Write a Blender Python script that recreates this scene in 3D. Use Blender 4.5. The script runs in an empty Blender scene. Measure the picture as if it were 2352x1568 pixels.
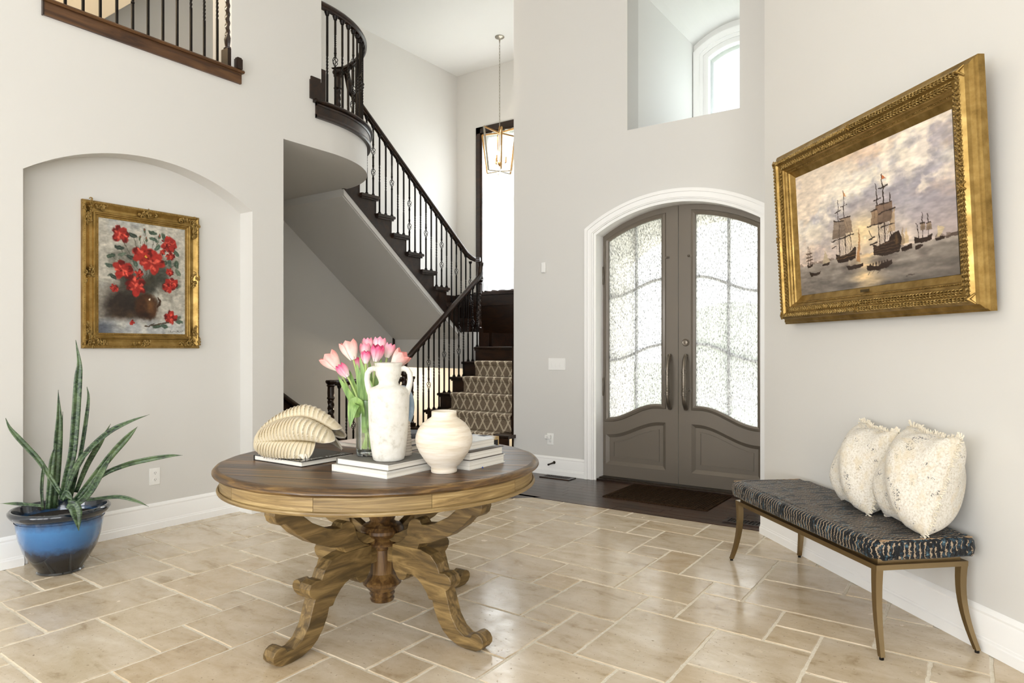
import bpy, math, random
import numpy as np
from mathutils import Vector, Matrix
random.seed(7); np.random.seed(7)
SC = bpy.context.scene
COL = SC.collection
R = math.radians
PI = math.pi

# ------------------------------------------------------------------ camera, world, lights, exposure
cam_d = bpy.data.cameras.new('camera'); cam = bpy.data.objects.new('camera', cam_d); COL.objects.link(cam)
cam_d.sensor_width = 36.0; cam_d.lens = 24.0; cam_d.shift_y = 16.0 / 2352.0
cam_d.clip_start = 0.05; cam_d.clip_end = 200
cam.location = (0, 0, 1.28); cam.rotation_euler = (R(90), 0, R(34.9))
SC.camera = cam

w = bpy.data.worlds.new('overcast_sky'); SC.world = w; w.use_nodes = True
bg = w.node_tree.nodes['Background']; bg.inputs[0].default_value = (0.93, 0.965, 1.0, 1); bg.inputs[1].default_value = 3.2

SC.view_settings.view_transform = 'Standard'; SC.view_settings.look = 'None'
SC.view_settings.exposure = 0.68; SC.view_settings.gamma = 1.0; SC.view_settings.use_curve_mapping = False
SC.cycles.use_denoising = True; SC.cycles.use_adaptive_sampling = True; SC.cycles.adaptive_threshold = 0.05
SC.cycles.max_bounces = 6; SC.cycles.diffuse_bounces = 4; SC.cycles.glossy_bounces = 3; SC.cycles.transmission_bounces = 4; SC.cycles.transparent_max_bounces = 10
SC.cycles.sample_clamp_indirect = 6.0

def daylight(name, loc, rot, sx, sy, power, color=(1, 1, 1)):  # rectangular area lamp standing in for window light
    d = bpy.data.lights.new(name, 'AREA'); d.shape = 'RECTANGLE'; d.size = sx; d.size_y = sy; d.energy = power; d.color = color
    o = bpy.data.objects.new(name, d); COL.objects.link(o); o.location = loc; o.rotation_euler = rot
    return o
# fill lamps added at made-up window openings behind the camera
for i, x in enumerate((-3.35, -1.25, 0.85)):
    daylight('rear_fill_lamp', (x, -5.25, 1.75), (R(90), 0, 0), 1.7, 2.6, 42)
daylight('side_fill_lamp', (2.36, -2.6, 1.75), (R(90), 0, R(90)), 3.4, 2.6, 42)
# lamp added above the view to brighten the stair hall through its window
daylight('stair_fill_lamp', (-5.0, 10.6, 7.6), (R(-50), 0, 0), 3.0, 2.2, 5200, (0.95, 0.98, 1))

# ------------------------------------------------------------------ materials
MATS = {}
def lin(c):
    if isinstance(c, str):
        c = c.lstrip('#'); c = [int(c[i:i+2], 16) / 255 for i in (0, 2, 4)]
        return tuple((x / 12.92 if x <= .04045 else ((x + .055) / 1.055) ** 2.4) for x in c)
    return tuple(c)
class NT:
    def __init__(s, name):
        s.m = bpy.data.materials.new(name); s.m.use_nodes = True; s.t = s.m.node_tree; s.n = s.t.nodes; s.l = s.t.links
        s.p = s.n['Principled BSDF']; s.out = s.n['Material Output']; MATS[name] = s.m
    def add(s, typ, **kw):
        nd = s.n.new(typ)
        for k, v in kw.items():
            if k in nd.inputs: nd.inputs[k].default_value = v
            else: setattr(nd, k, v)
        return nd
    def link(s, a, b): s.l.new(a, b)
    def coord(s, scale=(1, 1, 1), kind='Object', rot=(0, 0, 0)):
        tc = s.n.new('ShaderNodeTexCoord'); mp = s.n.new('ShaderNodeMapping')
        mp.inputs['Scale'].default_value = scale; mp.inputs['Rotation'].default_value = rot
        s.link(tc.outputs[kind], mp.inputs['Vector']); return mp.outputs['Vector']
    def noise(s, vec, scale=5, detail=4, rough=.55, dist=0):
        nd = s.add('ShaderNodeTexNoise'); nd.inputs['Scale'].default_value = scale; nd.inputs['Detail'].default_value = detail
        nd.inputs['Roughness'].default_value = rough; nd.inputs['Distortion'].default_value = dist
        s.link(vec, nd.inputs['Vector']); return nd.outputs['Fac']
    def ramp(s, fac, stops):
        nd = s.n.new('ShaderNodeValToRGB'); cr = nd.color_ramp
        while len(cr.elements) < len(stops): cr.elements.new(0.5)
        for e, (p, c) in zip(cr.elements, stops):
            e.position = p; c = lin(c) if not isinstance(c, (int, float)) else (c, c, c); e.color = (*c, 1)
        s.link(fac, nd.inputs['Fac']); return nd.outputs['Color']
    def mix(s, fac, a, b, mode='MIX'):
        nd = s.n.new('ShaderNodeMix'); nd.data_type = 'RGBA'; nd.blend_type = mode
        for sock, v in ((nd.inputs[0], fac), (nd.inputs[6], a), (nd.inputs[7], b)):
            if hasattr(v, 'is_output'): s.link(v, sock)
            elif isinstance(v, (int, float)): sock.default_value = v
            else: sock.default_value = (*lin(v), 1)
        return nd.outputs[2]
    def math(s, op, a, b=0.0):
        nd = s.n.new('ShaderNodeMath'); nd.operation = op
        for sock, v in ((nd.inputs[0], a), (nd.inputs[1], b)):
            if hasattr(v, 'is_output'): s.link(v, sock)
            else: sock.default_value = v
        return nd.outputs[0]
    def bump(s, h, strength=.3, dist=.01):
        nd = s.n.new('ShaderNodeBump'); nd.inputs['Strength'].default_value = strength; nd.inputs['Distance'].default_value = dist
        s.link(h, nd.inputs['Height']); s.link(nd.outputs['Normal'], s.p.inputs['Normal'])
    def set(s, **kw):
        nm = {'color': 'Base Color', 'rough': 'Roughness', 'metal': 'Metallic', 'trans': 'Transmission Weight', 'ior': 'IOR', 'spec': 'Specular IOR Level', 'coat': 'Coat Weight', 'sheen': 'Sheen Weight', 'em': 'Emission Color', 'ems': 'Emission Strength', 'alpha': 'Alpha', 'sss': 'Subsurface Weight', 'coatr': 'Coat Roughness'}
        for k, v in kw.items():
            i = s.p.inputs[nm[k]]
            if hasattr(v, 'is_output'): s.link(v, i)
            elif k in ('color', 'em'): i.default_value = (*lin(v), 1)
            else: i.default_value = v
        return s

def plain(name, color, rough=.5, metal=0, **kw):
    return NT(name).set(color=color, rough=rough, metal=metal, **kw).m
def paint(name, color, rough=.6, amt=.03):
    return NT(name).set(color=color, rough=rough, spec=.3).m
WALL = paint('wall_paint', '#DBD9D4'); CEIL = paint('ceiling_paint', '#F1F0EC'); TRIM = paint('trim_paint', '#FAF9F6', .35)
HALLW = paint('hall_paint', '#DBD0BC')

def wood(name, c1, c2, c3, rough=.35, scale=(3, 3, 40), bump=.15, rnd=0, coat=0):
    t = NT(name); v = t.coord(scale)
    if rnd:
        oi = t.n.new('ShaderNodeObjectInfo'); va = t.n.new('ShaderNodeVectorMath'); va.operation = 'MULTIPLY_ADD'
        va.inputs[1].default_value = (1, 1, 1); t.link(v, va.inputs[0])
        cb = t.n.new('ShaderNodeCombineXYZ'); m_ = t.math('MULTIPLY', oi.outputs['Random'], 37.0)
        for k in range(3): t.link(m_, cb.inputs[k])
        t.link(cb.outputs[0], va.inputs[2]); v = va.outputs[0]
    f = t.noise(v, 1.0, 6, .6, 1.2); g = t.noise(v, 5.0, 3, .6, .3)
    col = t.ramp(f, [(.36, c1), (.5, c2), (.64, c3)])
    col = t.mix(t.math('MULTIPLY', g, .5), col, c1)
    if rnd:
        hs = t.n.new('ShaderNodeHueSaturation'); t.link(col, hs.inputs['Color'])
        t.link(t.math('ADD', t.math('MULTIPLY', oi.outputs['Random'], rnd), 1 - rnd / 2), hs.inputs['Value']); col = hs.outputs[0]
    t.set(color=col, rough=rough); t.bump(f, bump, .003)
    if coat: t.set(coat=coat, coatr=.15)
    return t.m
DARK = wood('dark_stained_wood', '#1A0F08', '#2A190E', '#3A2416', .28, (3, 12, 12), .05)
APRONW = wood('walnut_board', '#3A2313', '#5A3B21', '#6E4C2C', .4, (18, 2, 18), .05)
PLANK = wood('dark_floor_plank', '#1E1009', '#3A2112', '#5E3A20', .26, (2.2, 22, 22), .08, .7)
TOPW = wood('table_top_plank', '#22140A', '#4A3019', '#86602F', .33, (1.3, 24, 24), .5, .6)
RIMW = wood('table_rim_wood', '#3A2813', '#5E4322', '#8A6A3A', .33, (5, 5, 60), .15)
PINE = wood('aged_pine', '#755E38', '#9C8152', '#C0A673', .45, (2.5, 2.5, 60), .3, .3)
LEGW = wood('stained_leg_wood', '#524124', '#7C633A', '#A38755', .45, (4, 24, 24), .35, .3)
COLW = wood('turned_column_wood', '#2E1D0E', '#634625', '#8E6C3E', .35, (26, 26, 3), .1)
IRON = plain('wrought_iron', '#1A1512', .38, .6)
DOORM = NT('taupe_iron_paint'); _v = DOORM.coord(); DOORM.set(color='#70675B', rough=.34, metal=.15, spec=.6); DOORM.bump(DOORM.noise(_v, 14, 3), .06, .01); DOORM = DOORM.m
MUNT = plain('exterior_grille_iron', '#2A2E33', .5, .3)
BRONZE = plain('dark_bronze', '#3E352B', .4, .8)

def gold(name, c1, c2, c3, scale, strength):
    t = NT(name); v = t.coord(); f = t.noise(v, scale, 4, .6); h = t.noise(v, 9, 3)
    t.set(color=t.ramp(f, [(.28, c1), (.5, c2), (.72, c3)]), metal=.85, rough=t.ramp(h, [(.3, .28), (.7, .48)])); t.bump(f, strength, .01); return t.m
GOLD = gold('gilded_gesso', '#7E6432', '#9C7E46', '#B4965A', 16, .08)
GOLDC = gold('carved_gilding', '#4E3C1C', '#A0834A', '#D0B478', 110, .8)
BRASS = NT('aged_brass').set(color='#927E5E', rough=.33, metal=1.0).m
TAUPEF = paint('linen_liner', '#B9AE98', .7)

def tile_mat():
    t = NT('travertine'); oi = t.n.new('ShaderNodeObjectInfo')
    tc = t.n.new('ShaderNodeTexCoord'); va = t.n.new('ShaderNodeVectorMath'); va.operation = 'ADD'
    cb = t.n.new('ShaderNodeCombineXYZ'); m_ = t.math('MULTIPLY', oi.outputs['Random'], 53.0)
    t.link(m_, cb.inputs[0]); t.link(m_, cb.inputs[1]); t.link(tc.outputs['Object'], va.inputs[0]); t.link(cb.outputs[0], va.inputs[1])
    v = va.outputs[0]
    mp = t.n.new('ShaderNodeMapping'); mp.inputs['Scale'].default_value = (2.2, 5.0, 1); t.link(v, mp.inputs['Vector'])
    f = t.noise(mp.outputs[0], 1.6, 8, .62, .5); g = t.noise(v, 60, 3, .6)
    f = t.math('ADD', t.math('MULTIPLY', f, .72), t.math('MULTIPLY', t.noise(v, 16, 8, .7), .28))
    c = t.ramp(f, [(.34, '#B4A288'), (.43, '#D2C4AE'), (.56, '#DFD4C3'), (.70, '#EBE4D8')])
    c2 = t.ramp(oi.outputs['Random'], [(0, '#F5EEE1'), (.35, '#ECE5DA'), (.7, '#F9F5ED'), (1, '#EFE4D2')])
    c = t.mix(1.0, c, c2, 'MULTIPLY')
    pit = t.ramp(g, [(.30, .0), (.36, 1.0)])
    c = t.mix(pit, '#8D7657', c)
    rn = t.ramp(t.noise(v, 7, 4, .6), [(.35, .10), (.7, .28)])
    pr = t.mix(pit, '#999999', rn)
    t.set(color=c, rough=pr, spec=.55)
    hh = t.math('ADD', t.math('MULTIPLY', f, .5), t.math('MULTIPLY', pit, .25))
    t.bump(hh, .22, .006); return t.m
TILE = tile_mat()
GROUT = NT('sandy_grout'); _v = GROUT.coord(); GROUT.set(color=GROUT.ramp(GROUT.noise(_v, 90, 3), [(.3, '#DED3BD'), (.7, '#F1EADB')]), rough=.9); GROUT = GROUT.m

# ------------------------------------------------------------------ mesh helpers
class MB:
    def __init__(s): s.v = []; s.f = []
    def quadbox(s, p):                                     # 8 points: bottom ring 0-3, top ring 4-7
        b = len(s.v); s.v += [tuple(q) for q in p]
        s.f += [tuple(b + i for i in q) for q in ((3, 2, 1, 0), (4, 5, 6, 7), (0, 1, 5, 4), (1, 2, 6, 5), (2, 3, 7, 6), (3, 0, 4, 7))]; return s
    def box(s, x0, x1, y0, y1, z0, z1):
        return s.quadbox([(x0, y0, z0), (x1, y0, z0), (x1, y1, z0), (x0, y1, z0), (x0, y0, z1), (x1, y0, z1), (x1, y1, z1), (x0, y1, z1)])
    def prism(s, poly, d):                                 # 3D polygon extruded by vector d
        b = len(s.v); n = len(poly); s.v += [tuple(p) for p in poly] + [(p[0] + d[0], p[1] + d[1], p[2] + d[2]) for p in poly]
        s.f.append(tuple(b + i for i in range(n))[::-1]); s.f.append(tuple(b + n + i for i in range(n)))
        for i in range(n): j = (i + 1) % n; s.f.append((b + i, b + j, b + n + j, b + n + i))
        return s
    def lathe(s, prof, n=32, c=(0, 0, 0), wob=None):
        b = len(s.v); m = len(prof)
        for k in range(n):
            a = 2 * PI * k / n
            for i, (r, z) in enumerate(prof):
                q = r * (wob(a, z) if wob else 1); s.v.append((c[0] + q * math.cos(a), c[1] + q * math.sin(a), c[2] + z))
        for k in range(n):
            k2 = (k + 1) % n
            for i in range(m - 1): s.f.append((b + k * m + i, b + k2 * m + i, b + k2 * m + i + 1, b + k * m + i + 1))
        if prof[0][0] > 1e-5: s.f.append(tuple(b + k * m for k in range(n))[::-1])
        if prof[-1][0] > 1e-5: s.f.append(tuple(b + k * m + m - 1 for k in range(n)))
        return s
    def ring(s, pts, prev=None):
        b = len(s.v); s.v += [tuple(p) for p in pts]; n = len(pts)
        if prev is not None:
            for i in range(n): j = (i + 1) % n; s.f.append((prev + i, prev + j, b + j, b + i))
        return b
    def tube(s, path, rad, n=8, caps=True, closed=False):
        path = [Vector(p) for p in path]; m = len(path); rr = rad if hasattr(rad, '__len__') else [rad] * m
        up = Vector((0, 0, 1)); prev = None; first = None; pn = None
        for i, p in enumerate(path):
            if closed: t = path[(i + 1) % m] - path[i - 1]
            else: t = path[min(i + 1, m - 1)] - path[max(i - 1, 0)]
            t.normalize()
            if pn is None:
                a = up if abs(t.z) < .9 else Vector((1, 0, 0)); nx = t.cross(a).normalized()
            else:
                nx = pn - t * pn.dot(t)
                nx = nx.normalized() if nx.length > 1e-6 else t.orthogonal().normalized()
            pn = nx; ny = t.cross(nx)
            b = s.ring([p + (nx * math.cos(2 * PI * k / n) + ny * math.sin(2 * PI * k / n)) * rr[i] for k in range(n)], prev)
            if first is None: first = b
            prev = b
        if closed:
            for i in range(n): j = (i + 1) % n; s.f.append((prev + i, prev + j, first + j, first + i))
        elif caps:
            s.f.append(tuple(first + i for i in range(n))[::-1]); s.f.append(tuple(prev + i for i in range(n)))
        return s
    def sweep(s, path, prof, closed=False, up=Vector((0, 0, 1)), caps=True):   # prof: (side, up) pairs, mitred
        path = [Vector(p) for p in path]; m = len(path); first = prev = None; n = len(prof)
        for i, p in enumerate(path):
            a = (path[i] - path[i - 1]).normalized() if (closed or i > 0) else None
            c = (path[(i + 1) % m] - path[i]).normalized() if (closed or i < m - 1) else None
            if a is None: a = c
            if c is None: c = a
            t = (a + c).normalized(); side = t.cross(up).normalized(); upv = side.cross(t).normalized()
            k = 1.0 / max(.3, math.sqrt(max(.0, (1 + a.dot(c)) / 2)))
            bend = a.cross(c)
            ks, ku = (k, 1) if abs(bend.dot(up)) > bend.length * .7 else (1, k)
            b = s.ring([p + side * (q[0] * ks) + upv * (q[1] * ku) for q in prof], prev)
            if first is None: first = b
            prev = b
        if closed:
            for i in range(n): j = (i + 1) % n; s.f.append((prev + i, prev + j, first + j, first + i))
        elif caps:
            s.f.append(tuple(first + i for i in range(n))[::-1]); s.f.append(tuple(prev + i for i in range(n)))
        return s
    def grid(s, fn, nu, nv, closeu=False):
        b = len(s.v)
        for i in range(nu):
            for j in range(nv): s.v.append(tuple(fn(i / (nu - 1 if not closeu else nu), j / (nv - 1))))
        for i in range(nu if closeu else nu - 1):
            i2 = (i + 1) % nu
            for j in range(nv - 1): s.f.append((b + i * nv + j, b + i2 * nv + j, b + i2 * nv + j + 1, b + i * nv + j + 1))
        return s
    def move(s, mtx):
        s.v = [tuple(mtx @ Vector(p)) for p in s.v]; return s
    def mesh(s, name, smooth=True, ang=35):
        me = bpy.data.meshes.new(name); me.from_pydata(s.v, [], s.f); me.validate(clean_customdata=False)
        import bmesh
        bm = bmesh.new(); bm.from_mesh(me); bmesh.ops.recalc_face_normals(bm, faces=bm.faces); bm.to_mesh(me); bm.free()
        if smooth:
            me.polygons.foreach_set('use_smooth', [True] * len(me.polygons)); me.set_sharp_from_angle(angle=R(ang))
        return me

def obj(name, mb, mat, parent=None, smooth=True, ang=35, loc=(0, 0, 0), rot=(0, 0, 0), label=None):
    me = mb if isinstance(mb, bpy.types.Mesh) else mb.mesh(name, smooth, ang)
    if mat is not None and not me.materials: me.materials.append(mat)
    o = bpy.data.objects.new(name, me); COL.objects.link(o); o.location = loc; o.rotation_euler = rot
    if parent is not None: o.parent = parent
    if label: o['label'] = label
    return o
def tag(o, label, cat, group=None):
    o['label'] = label; o['category'] = cat
    if group: o['group'] = group
    return o
def thing(name, label, cat, loc=(0, 0, 0), rotz=0, group=None):
    o = bpy.data.objects.new(name, None); COL.objects.link(o); o.location = loc; o.rotation_euler = (0, 0, rotz); o.empty_display_size = .05
    return tag(o, label, cat, group)
def struct(name, mb, mat, parent=None, label=None, **kw):
    o = obj(name, mb, mat, parent, **kw)
    if parent is None: o['kind'] = 'structure'
    if label: o['label'] = label
    return o
def sgroup(name, label, loc=(0, 0, 0), rotz=0):
    o = bpy.data.objects.new(name, None); COL.objects.link(o); o.location = loc; o.rotation_euler = (0, 0, rotz)
    o['kind'] = 'structure'; o['label'] = label; return o

# right-hand wall frame: s along the wall, off towards the room, z up
RU = Vector((.6863, -.7273, 0)); RN = Vector((-.7273, -.6863, 0)); RO = Vector((-1.319, 4.884, 0))
RW_ROT = math.atan2(RU.y, RU.x)
def rw(s, off, z): return RO + RU * s + RN * off + Vector((0, 0, z))

# ------------------------------------------------------------------ shell: walls
ZC = 5.54
XL = -4.69
def arch_z(y, y0, y1, zs, rise):
    h = (y1 - y0) / 2; c = (y0 + y1) / 2; rad = (h * h + rise * rise) / (2 * rise)
    return zs + rise - rad + math.sqrt(max(0, rad * rad - (y - c) ** 2))
N0, N1, NZ, NRISE = 1.66, 3.198, 2.345, .235
m = MB(); TW = .25
def yz(poly, x0, x1): m.prism([(x0, a, b) for a, b in poly], (x1 - x0, 0, 0))
yz([(-5.2, 0), (N0, 0), (N0, 3.3), (-5.2, 3.3)], XL - TW, XL)
K = 28
for i in range(K):
    a = N0 + (N1 - N0) * i / K; b = N0 + (N1 - N0) * (i + 1) / K; za = arch_z(a, N0, N1, NZ, NRISE); zb = arch_z(b, N0, N1, NZ, NRISE)
    yz([(a, za), (b, zb), (b, 3.3), (a, 3.3)], XL - TW, XL)
yz([(N0, 0), (N1, 0), (N1, 2.7), (N0, 2.7)], XL - TW, -4.85)
yz([(N1, 0), (3.482, 0), (3.482, 3.3), (N1, 3.3)], XL - TW, XL)
yz([(-5.2, 3.3), (1.80, 3.3), (1.80, ZC), (-5.2, ZC)], XL - TW, XL)
yz([(1.80, 3.3), (3.02, 3.3), (3.02, 3.355), (1.80, 3.355)], XL - TW, XL)
yz([(1.80, 5.0), (3.02, 5.0), (3.02, ZC), (1.80, ZC)], XL - TW, XL)
yz([(3.482, 3.24), (3.865, 3.24), (3.865, 3.3), (3.482, 3.3)], XL - TW, XL)
yz([(3.02, 3.3), (3.865, 3.3), (3.865, ZC), (3.02, ZC)], XL - TW, XL)
struct('wall_left', m, WALL, smooth=False, label='long greige wall with an arched recessed niche')

# door wall
YD = 5.925; YD2 = 6.17; DX = -2.355
DO_H, DO_S, DO_R = .803, 2.40, .235
m = MB()
def xz(poly, y0, y1, mb=None): (mb or m).prism([(a, y0, b) for a, b in poly], (0, y1 - y0, 0))
xz([(-4.111, 0), (DX - DO_H, 0), (DX - DO_H, 3.0), (-4.111, 3.0)], YD, YD2)
xz([(DX + DO_H, 0), (-.6, 0), (-.6, 3.0), (DX + DO_H, 3.0)], YD, YD2)
for i in range(K):
    a = DX - DO_H + 2 * DO_H * i / K; b = DX - DO_H + 2 * DO_H * (i + 1) / K
    xz([(a, arch_z(a, DX - DO_H, DX + DO_H, DO_S, DO_R)), (b, arch_z(b, DX - DO_H, DX + DO_H, DO_S, DO_R)), (b, 3.0), (a, 3.0)], YD, YD2)
CX0, CX1 = -2.802, -1.75; CZ0 = 3.344; CZS, CRISE = 4.79, .17
xz([(-4.111, 3.0), (CX0, 3.0), (CX0, ZC), (-4.111, ZC)], YD, YD2)
xz([(CX1, 3.0), (-.6, 3.0), (-.6, ZC), (CX1, ZC)], YD, YD2)
xz([(CX0, 3.0), (CX1, 3.0), (CX1, CZ0), (CX0, CZ0)], YD, YD2)
for i in range(16):
    a = CX0 + (CX1 - CX0) * i / 16; b = CX0 + (CX1 - CX0) * (i + 1) / 16
    xz([(a, arch_z(a, CX0, CX1, CZS, CRISE)), (b, arch_z(b, CX0, CX1, CZS, CRISE)), (b, ZC), (a, ZC)], YD, YD2)
struct('wall_door', m, WALL, smooth=False, label='greige wall around the arched front doors')
# deep white window alcove above the doors
WY = 7.709
m = MB()
m.box(CX0 - .15, CX0, YD2, WY + .2, CZ0 - .2, 5.3); m.box(CX1, CX1 + .15, YD2, WY + .2, CZ0 - .2, 5.3)
m.quadbox([(CX0, YD2, CZ0 - .25), (CX1, YD2, CZ0 - .25), (CX1, WY, CZ0 - .25), (CX0, WY, CZ0 - .25), (CX0, YD2, CZ0), (CX1, YD2, CZ0), (CX1, WY, CZ0 + .42), (CX0, WY, CZ0 + .42)])
for i in range(16):
    a = CX0 + (CX1 - CX0) * i / 16; b = CX0 + (CX1 - CX0) * (i + 1) / 16
    xz([(a, arch_z(a, CX0, CX1, CZS, CRISE)), (b, arch_z(b, CX0, CX1, CZS, CRISE)), (b, 5.3), (a, 5.3)], YD2, WY + .2)
struct('wall_alcove', m, CEIL, smooth=False, label='white vaulted alcove leading to the high window')
# window in the alcove: wall around it, casing, glass
WX = -2.277; GH = .345; GZ0, GZS, GR = 3.76, 4.60, .10
m = MB()
xz([(CX0, CZ0), (WX - GH, CZ0), (WX - GH, 5.2), (CX0, 5.2)], WY, WY + .15); xz([(WX + GH, CZ0), (CX1, CZ0), (CX1, 5.2), (WX + GH, 5.2)], WY, WY + .15)
xz([(WX - GH, CZ0), (WX + GH, CZ0), (WX + GH, GZ0), (WX - GH, GZ0)], WY, WY + .15)
for i in range(16):
    a = WX - GH + 2 * GH * i / 16; b = WX - GH + 2 * GH * (i + 1) / 16
    xz([(a, arch_z(a, WX - GH, WX + GH, GZS, GR)), (b, arch_z(b, WX - GH, WX + GH, GZS, GR)), (b, 5.2), (a, 5.2)], WY, WY + .15)
struct('wall_alcove_end', m, CEIL, smooth=False)
win1 = sgroup('window_1', 'small arched white window high above the doors')
def arch_path(xc, h, z0, zs, rise, y, n=20, off=0):
    p = [(xc - h - off, y, z0)]
    for i in range(n + 1):
        x = xc - (h + off) + 2 * (h + off) * i / n
        p.append((x, y, arch_z(x, xc - h - off, xc + h + off, zs + off * .55, rise + off * .45)))
    p.append((xc + h + off, y, z0)); return p
FLATP = lambda w_, t_: [(-w_ / 2, -t_ / 2), (w_ / 2, -t_ / 2), (w_ / 2, t_ / 2), (-w_ / 2, t_ / 2)]
YUP = Vector((0, -1, 0))
for off, wd, th, nm in ((.135, .07, .06, 'casing'), (.085, .05, .045, 'casing_moulding'), (.04, .045, .03, 'frame'), (.006, .02, .05, 'sash')):
    mm = MB().sweep(arch_path(WX, GH, GZ0 - .1, GZS, GR, WY - th / 2 + .004, off=off), FLATP(wd, th), up=YUP)
    obj(nm, mm, TRIM, win1)
GLASS = NT('clear_glass')
def transp(t, tint=(1, 1, 1), fac=.08, rough=.02):
    a = t.add('ShaderNodeBsdfTransparent'); a.inputs[0].default_value = (*tint, 1); g = t.add('ShaderNodeBsdfGlossy'); g.inputs['Roughness'].default_value = rough
    mx = t.add('ShaderNodeMixShader'); mx.inputs[0].default_value = fac; t.link(a.outputs[0], mx.inputs[1]); t.link(g.outputs[0], mx.inputs[2]); t.link(mx.outputs[0], t.out.inputs['Surface']); return mx
transp(GLASS); GLASS = GLASS.m
mm = MB().prism([(x, WY + .05, z) for x, y, z in arch_path(WX, GH, GZ0, GZS, GR, 0)], (0, .008, 0)); TINT = NT('dimming_glass'); transp(TINT, (.55, .57, .58)); TINT = TINT.m  # grey tint added to the pane to dim the alcove
obj('pane', mm, TINT, win1)

# right wall (runs diagonally) and the short return to the door wall
m = MB()
p = [rw(.058, -.02, 0), rw(5.0, -.02, 0), rw(5.2, -.25, 0), rw(.16, -.25, 0)]
m.prism([tuple(q) for q in p], (0, 0, ZC))
c0 = rw(.058, -.02, 0)
m.box(c0.x + .001, c0.x + .2, c0.y, YD, 0, ZC)
struct('wall_right', m, WALL, smooth=False, label='diagonal greige wall behind the bench')
# rest of the room behind the camera, with window openings added for light
e0 = rw(5.0, -.02, 0)
m = MB(); m.box(e0.x, e0.x + .2, -.7, e0.y + .1, 0, ZC); m.box(e0.x, e0.x + .2, -5.2, -4.4, 0, ZC); m.box(e0.x, e0.x + .2, -4.4, -.7, 0, .4); m.box(e0.x, e0.x + .2, -4.4, -.7, 3.1, ZC)
struct('wall_side', m, WALL, smooth=False)
m = MB(); xs = [XL - .25, -4.25, -2.45, -2.15, -.35, -.05, 1.75, e0.x + .2]
for i in range(0, 8, 2): m.box(xs[i], xs[i + 1], -5.2, -5.0, 0, ZC)
m.box(xs[0], xs[-1], -5.2, -5.0, 0, .4); m.box(xs[0], xs[-1], -5.2, -5.0, 3.1, ZC)
struct('wall_back', m, WALL, smooth=False)
m = MB(); m.box(-7.1, 2.6, -5.3, 8.6, ZC, ZC + .15); struct('ceiling', m, CEIL, smooth=False, label='high white ceiling')

# stair hall shell
XF = -6.83; YW = 8.28; XS = -4.111
m = MB(); m.box(XF - .2, XF, -3.0, YW + .2, -3.0, ZC); struct('wall_stair_far', m, WALL, smooth=False, label='tall wall beside the upper stair flight')
m = MB()
W2X0, W2X1, W2Z0, W2Z1 = -6.33, -4.55, 2.12, 4.55
xz([(XF, -3), (XS + .2, -3), (XS + .2, W2Z0), (XF, W2Z0)], YW, YW + .2); xz([(XF, W2Z1), (XS + .2, W2Z1), (XS + .2, ZC), (XF, ZC)], YW, YW + .2)
xz([(XF, W2Z0), (W2X0, W2Z0), (W2X0, W2Z1), (XF, W2Z1)], YW, YW + .2); xz([(W2X1, W2Z0), (XS + .2, W2Z0), (XS + .2, W2Z1), (W2X1, W2Z1)], YW, YW + .2)
struct('wall_stair_window', m, WALL, smooth=False, label='end wall of the stair hall with the curtained window')
m = MB(); m.box(XS, XS + .21, YD2, YW, 0, ZC); struct('wall_stair_right', m, WALL, smooth=False)
m = MB(); m.box(XF, XL - TW, 2.3, 2.4, -3, 2.98); m.box(XF, XL - TW, -3.1, -3.0, 3.36, ZC)
struct('wall_hall', m, HALLW, smooth=False)
m = MB(); m.prism([(XF + .004, 1.2, 3.36 - .02), (XF + .004, 2.4, 3.7), (XF + .004, 4.2, 5.53), (XF + .004, 1.2, 5.53)], (.35, 0, 0)); struct('wall_hall_soffit', m, HALLW, smooth=False)
# basement well
m = MB(); m.box(XF, -5.4, 3.3, YW, -3.0, -2.9); struct('floor_basement', m, HALLW, smooth=False)
m = MB(); m.box(-5.52, -5.40, 3.6, YW, -2.9, -.16); m.box(XF, -5.4, 3.5, 3.6, -2.9, -.16); struct('wall_basement', m, HALLW, smooth=False)

# ------------------------------------------------------------------ upper floor slab, balcony
BC = (-5.71, 3.95); BR = 1.02
def arc(r, a0=0, a1=90, n=28): return [(BC[0] + r * math.cos(R(a0 + (a1 - a0) * i / n)), BC[1] + r * math.sin(R(a0 + (a1 - a0) * i / n))) for i in range(n + 1)]
m = MB(); poly = [(XF, 2.3), (XL - .001, 2.3), (XL - .001, 3.482), (XL - .001, 3.95)]
poly = [(XF, -3.0), (XL - TW, -3.0), (XL - TW, 3.482), (XL, 3.482)] + arc(BR) + [(XF, 4.97)]
m.prism([(x, y, 2.98) for x, y in poly], (0, 0, .26))
struct('ceiling_hall', m, WALL, ang=20, label='rounded plaster underside of the upper landing')
m = MB(); poly2 = [(XF, -3.0), (XL - TW, -3.0), (XL - TW, 3.86), (XL - .02, 3.9)] + arc(BR - .02, 2) + [(XF, 4.95)]
m.prism([(x, y, 3.24) for x, y in poly2], (0, 0, .115)); struct('floor_upper', m, DARK, smooth=False)
bt = sgroup('trim_1', 'curved dark wood fascia under the balcony railing')
pth = [(XL + .012, 3.80, 0), (XL + .012, 3.95, 0)] + [(x, y, 0) for x, y in arc(BR + .012, 3, 96)]
def zz(p, z): return [(a, b, z) for a, b, _ in p]
obj('board', MB().sweep(zz(pth, 3.305), [(-.03, -.065), (.012, -.065), (.012, .065), (-.03, .065)]), DARK, bt)
obj('bead', MB().sweep(zz(pth, 3.25), [(-.02, -.012), (.022, -.012), (.03, .0), (.022, .018), (-.02, .018)]), DARK, bt)
obj('bead', MB().sweep(zz(pth, 3.352), [(-.02, -.012), (.018, -.012), (.026, .0), (.018, .012), (-.02, .012)]), DARK, bt)
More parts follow.
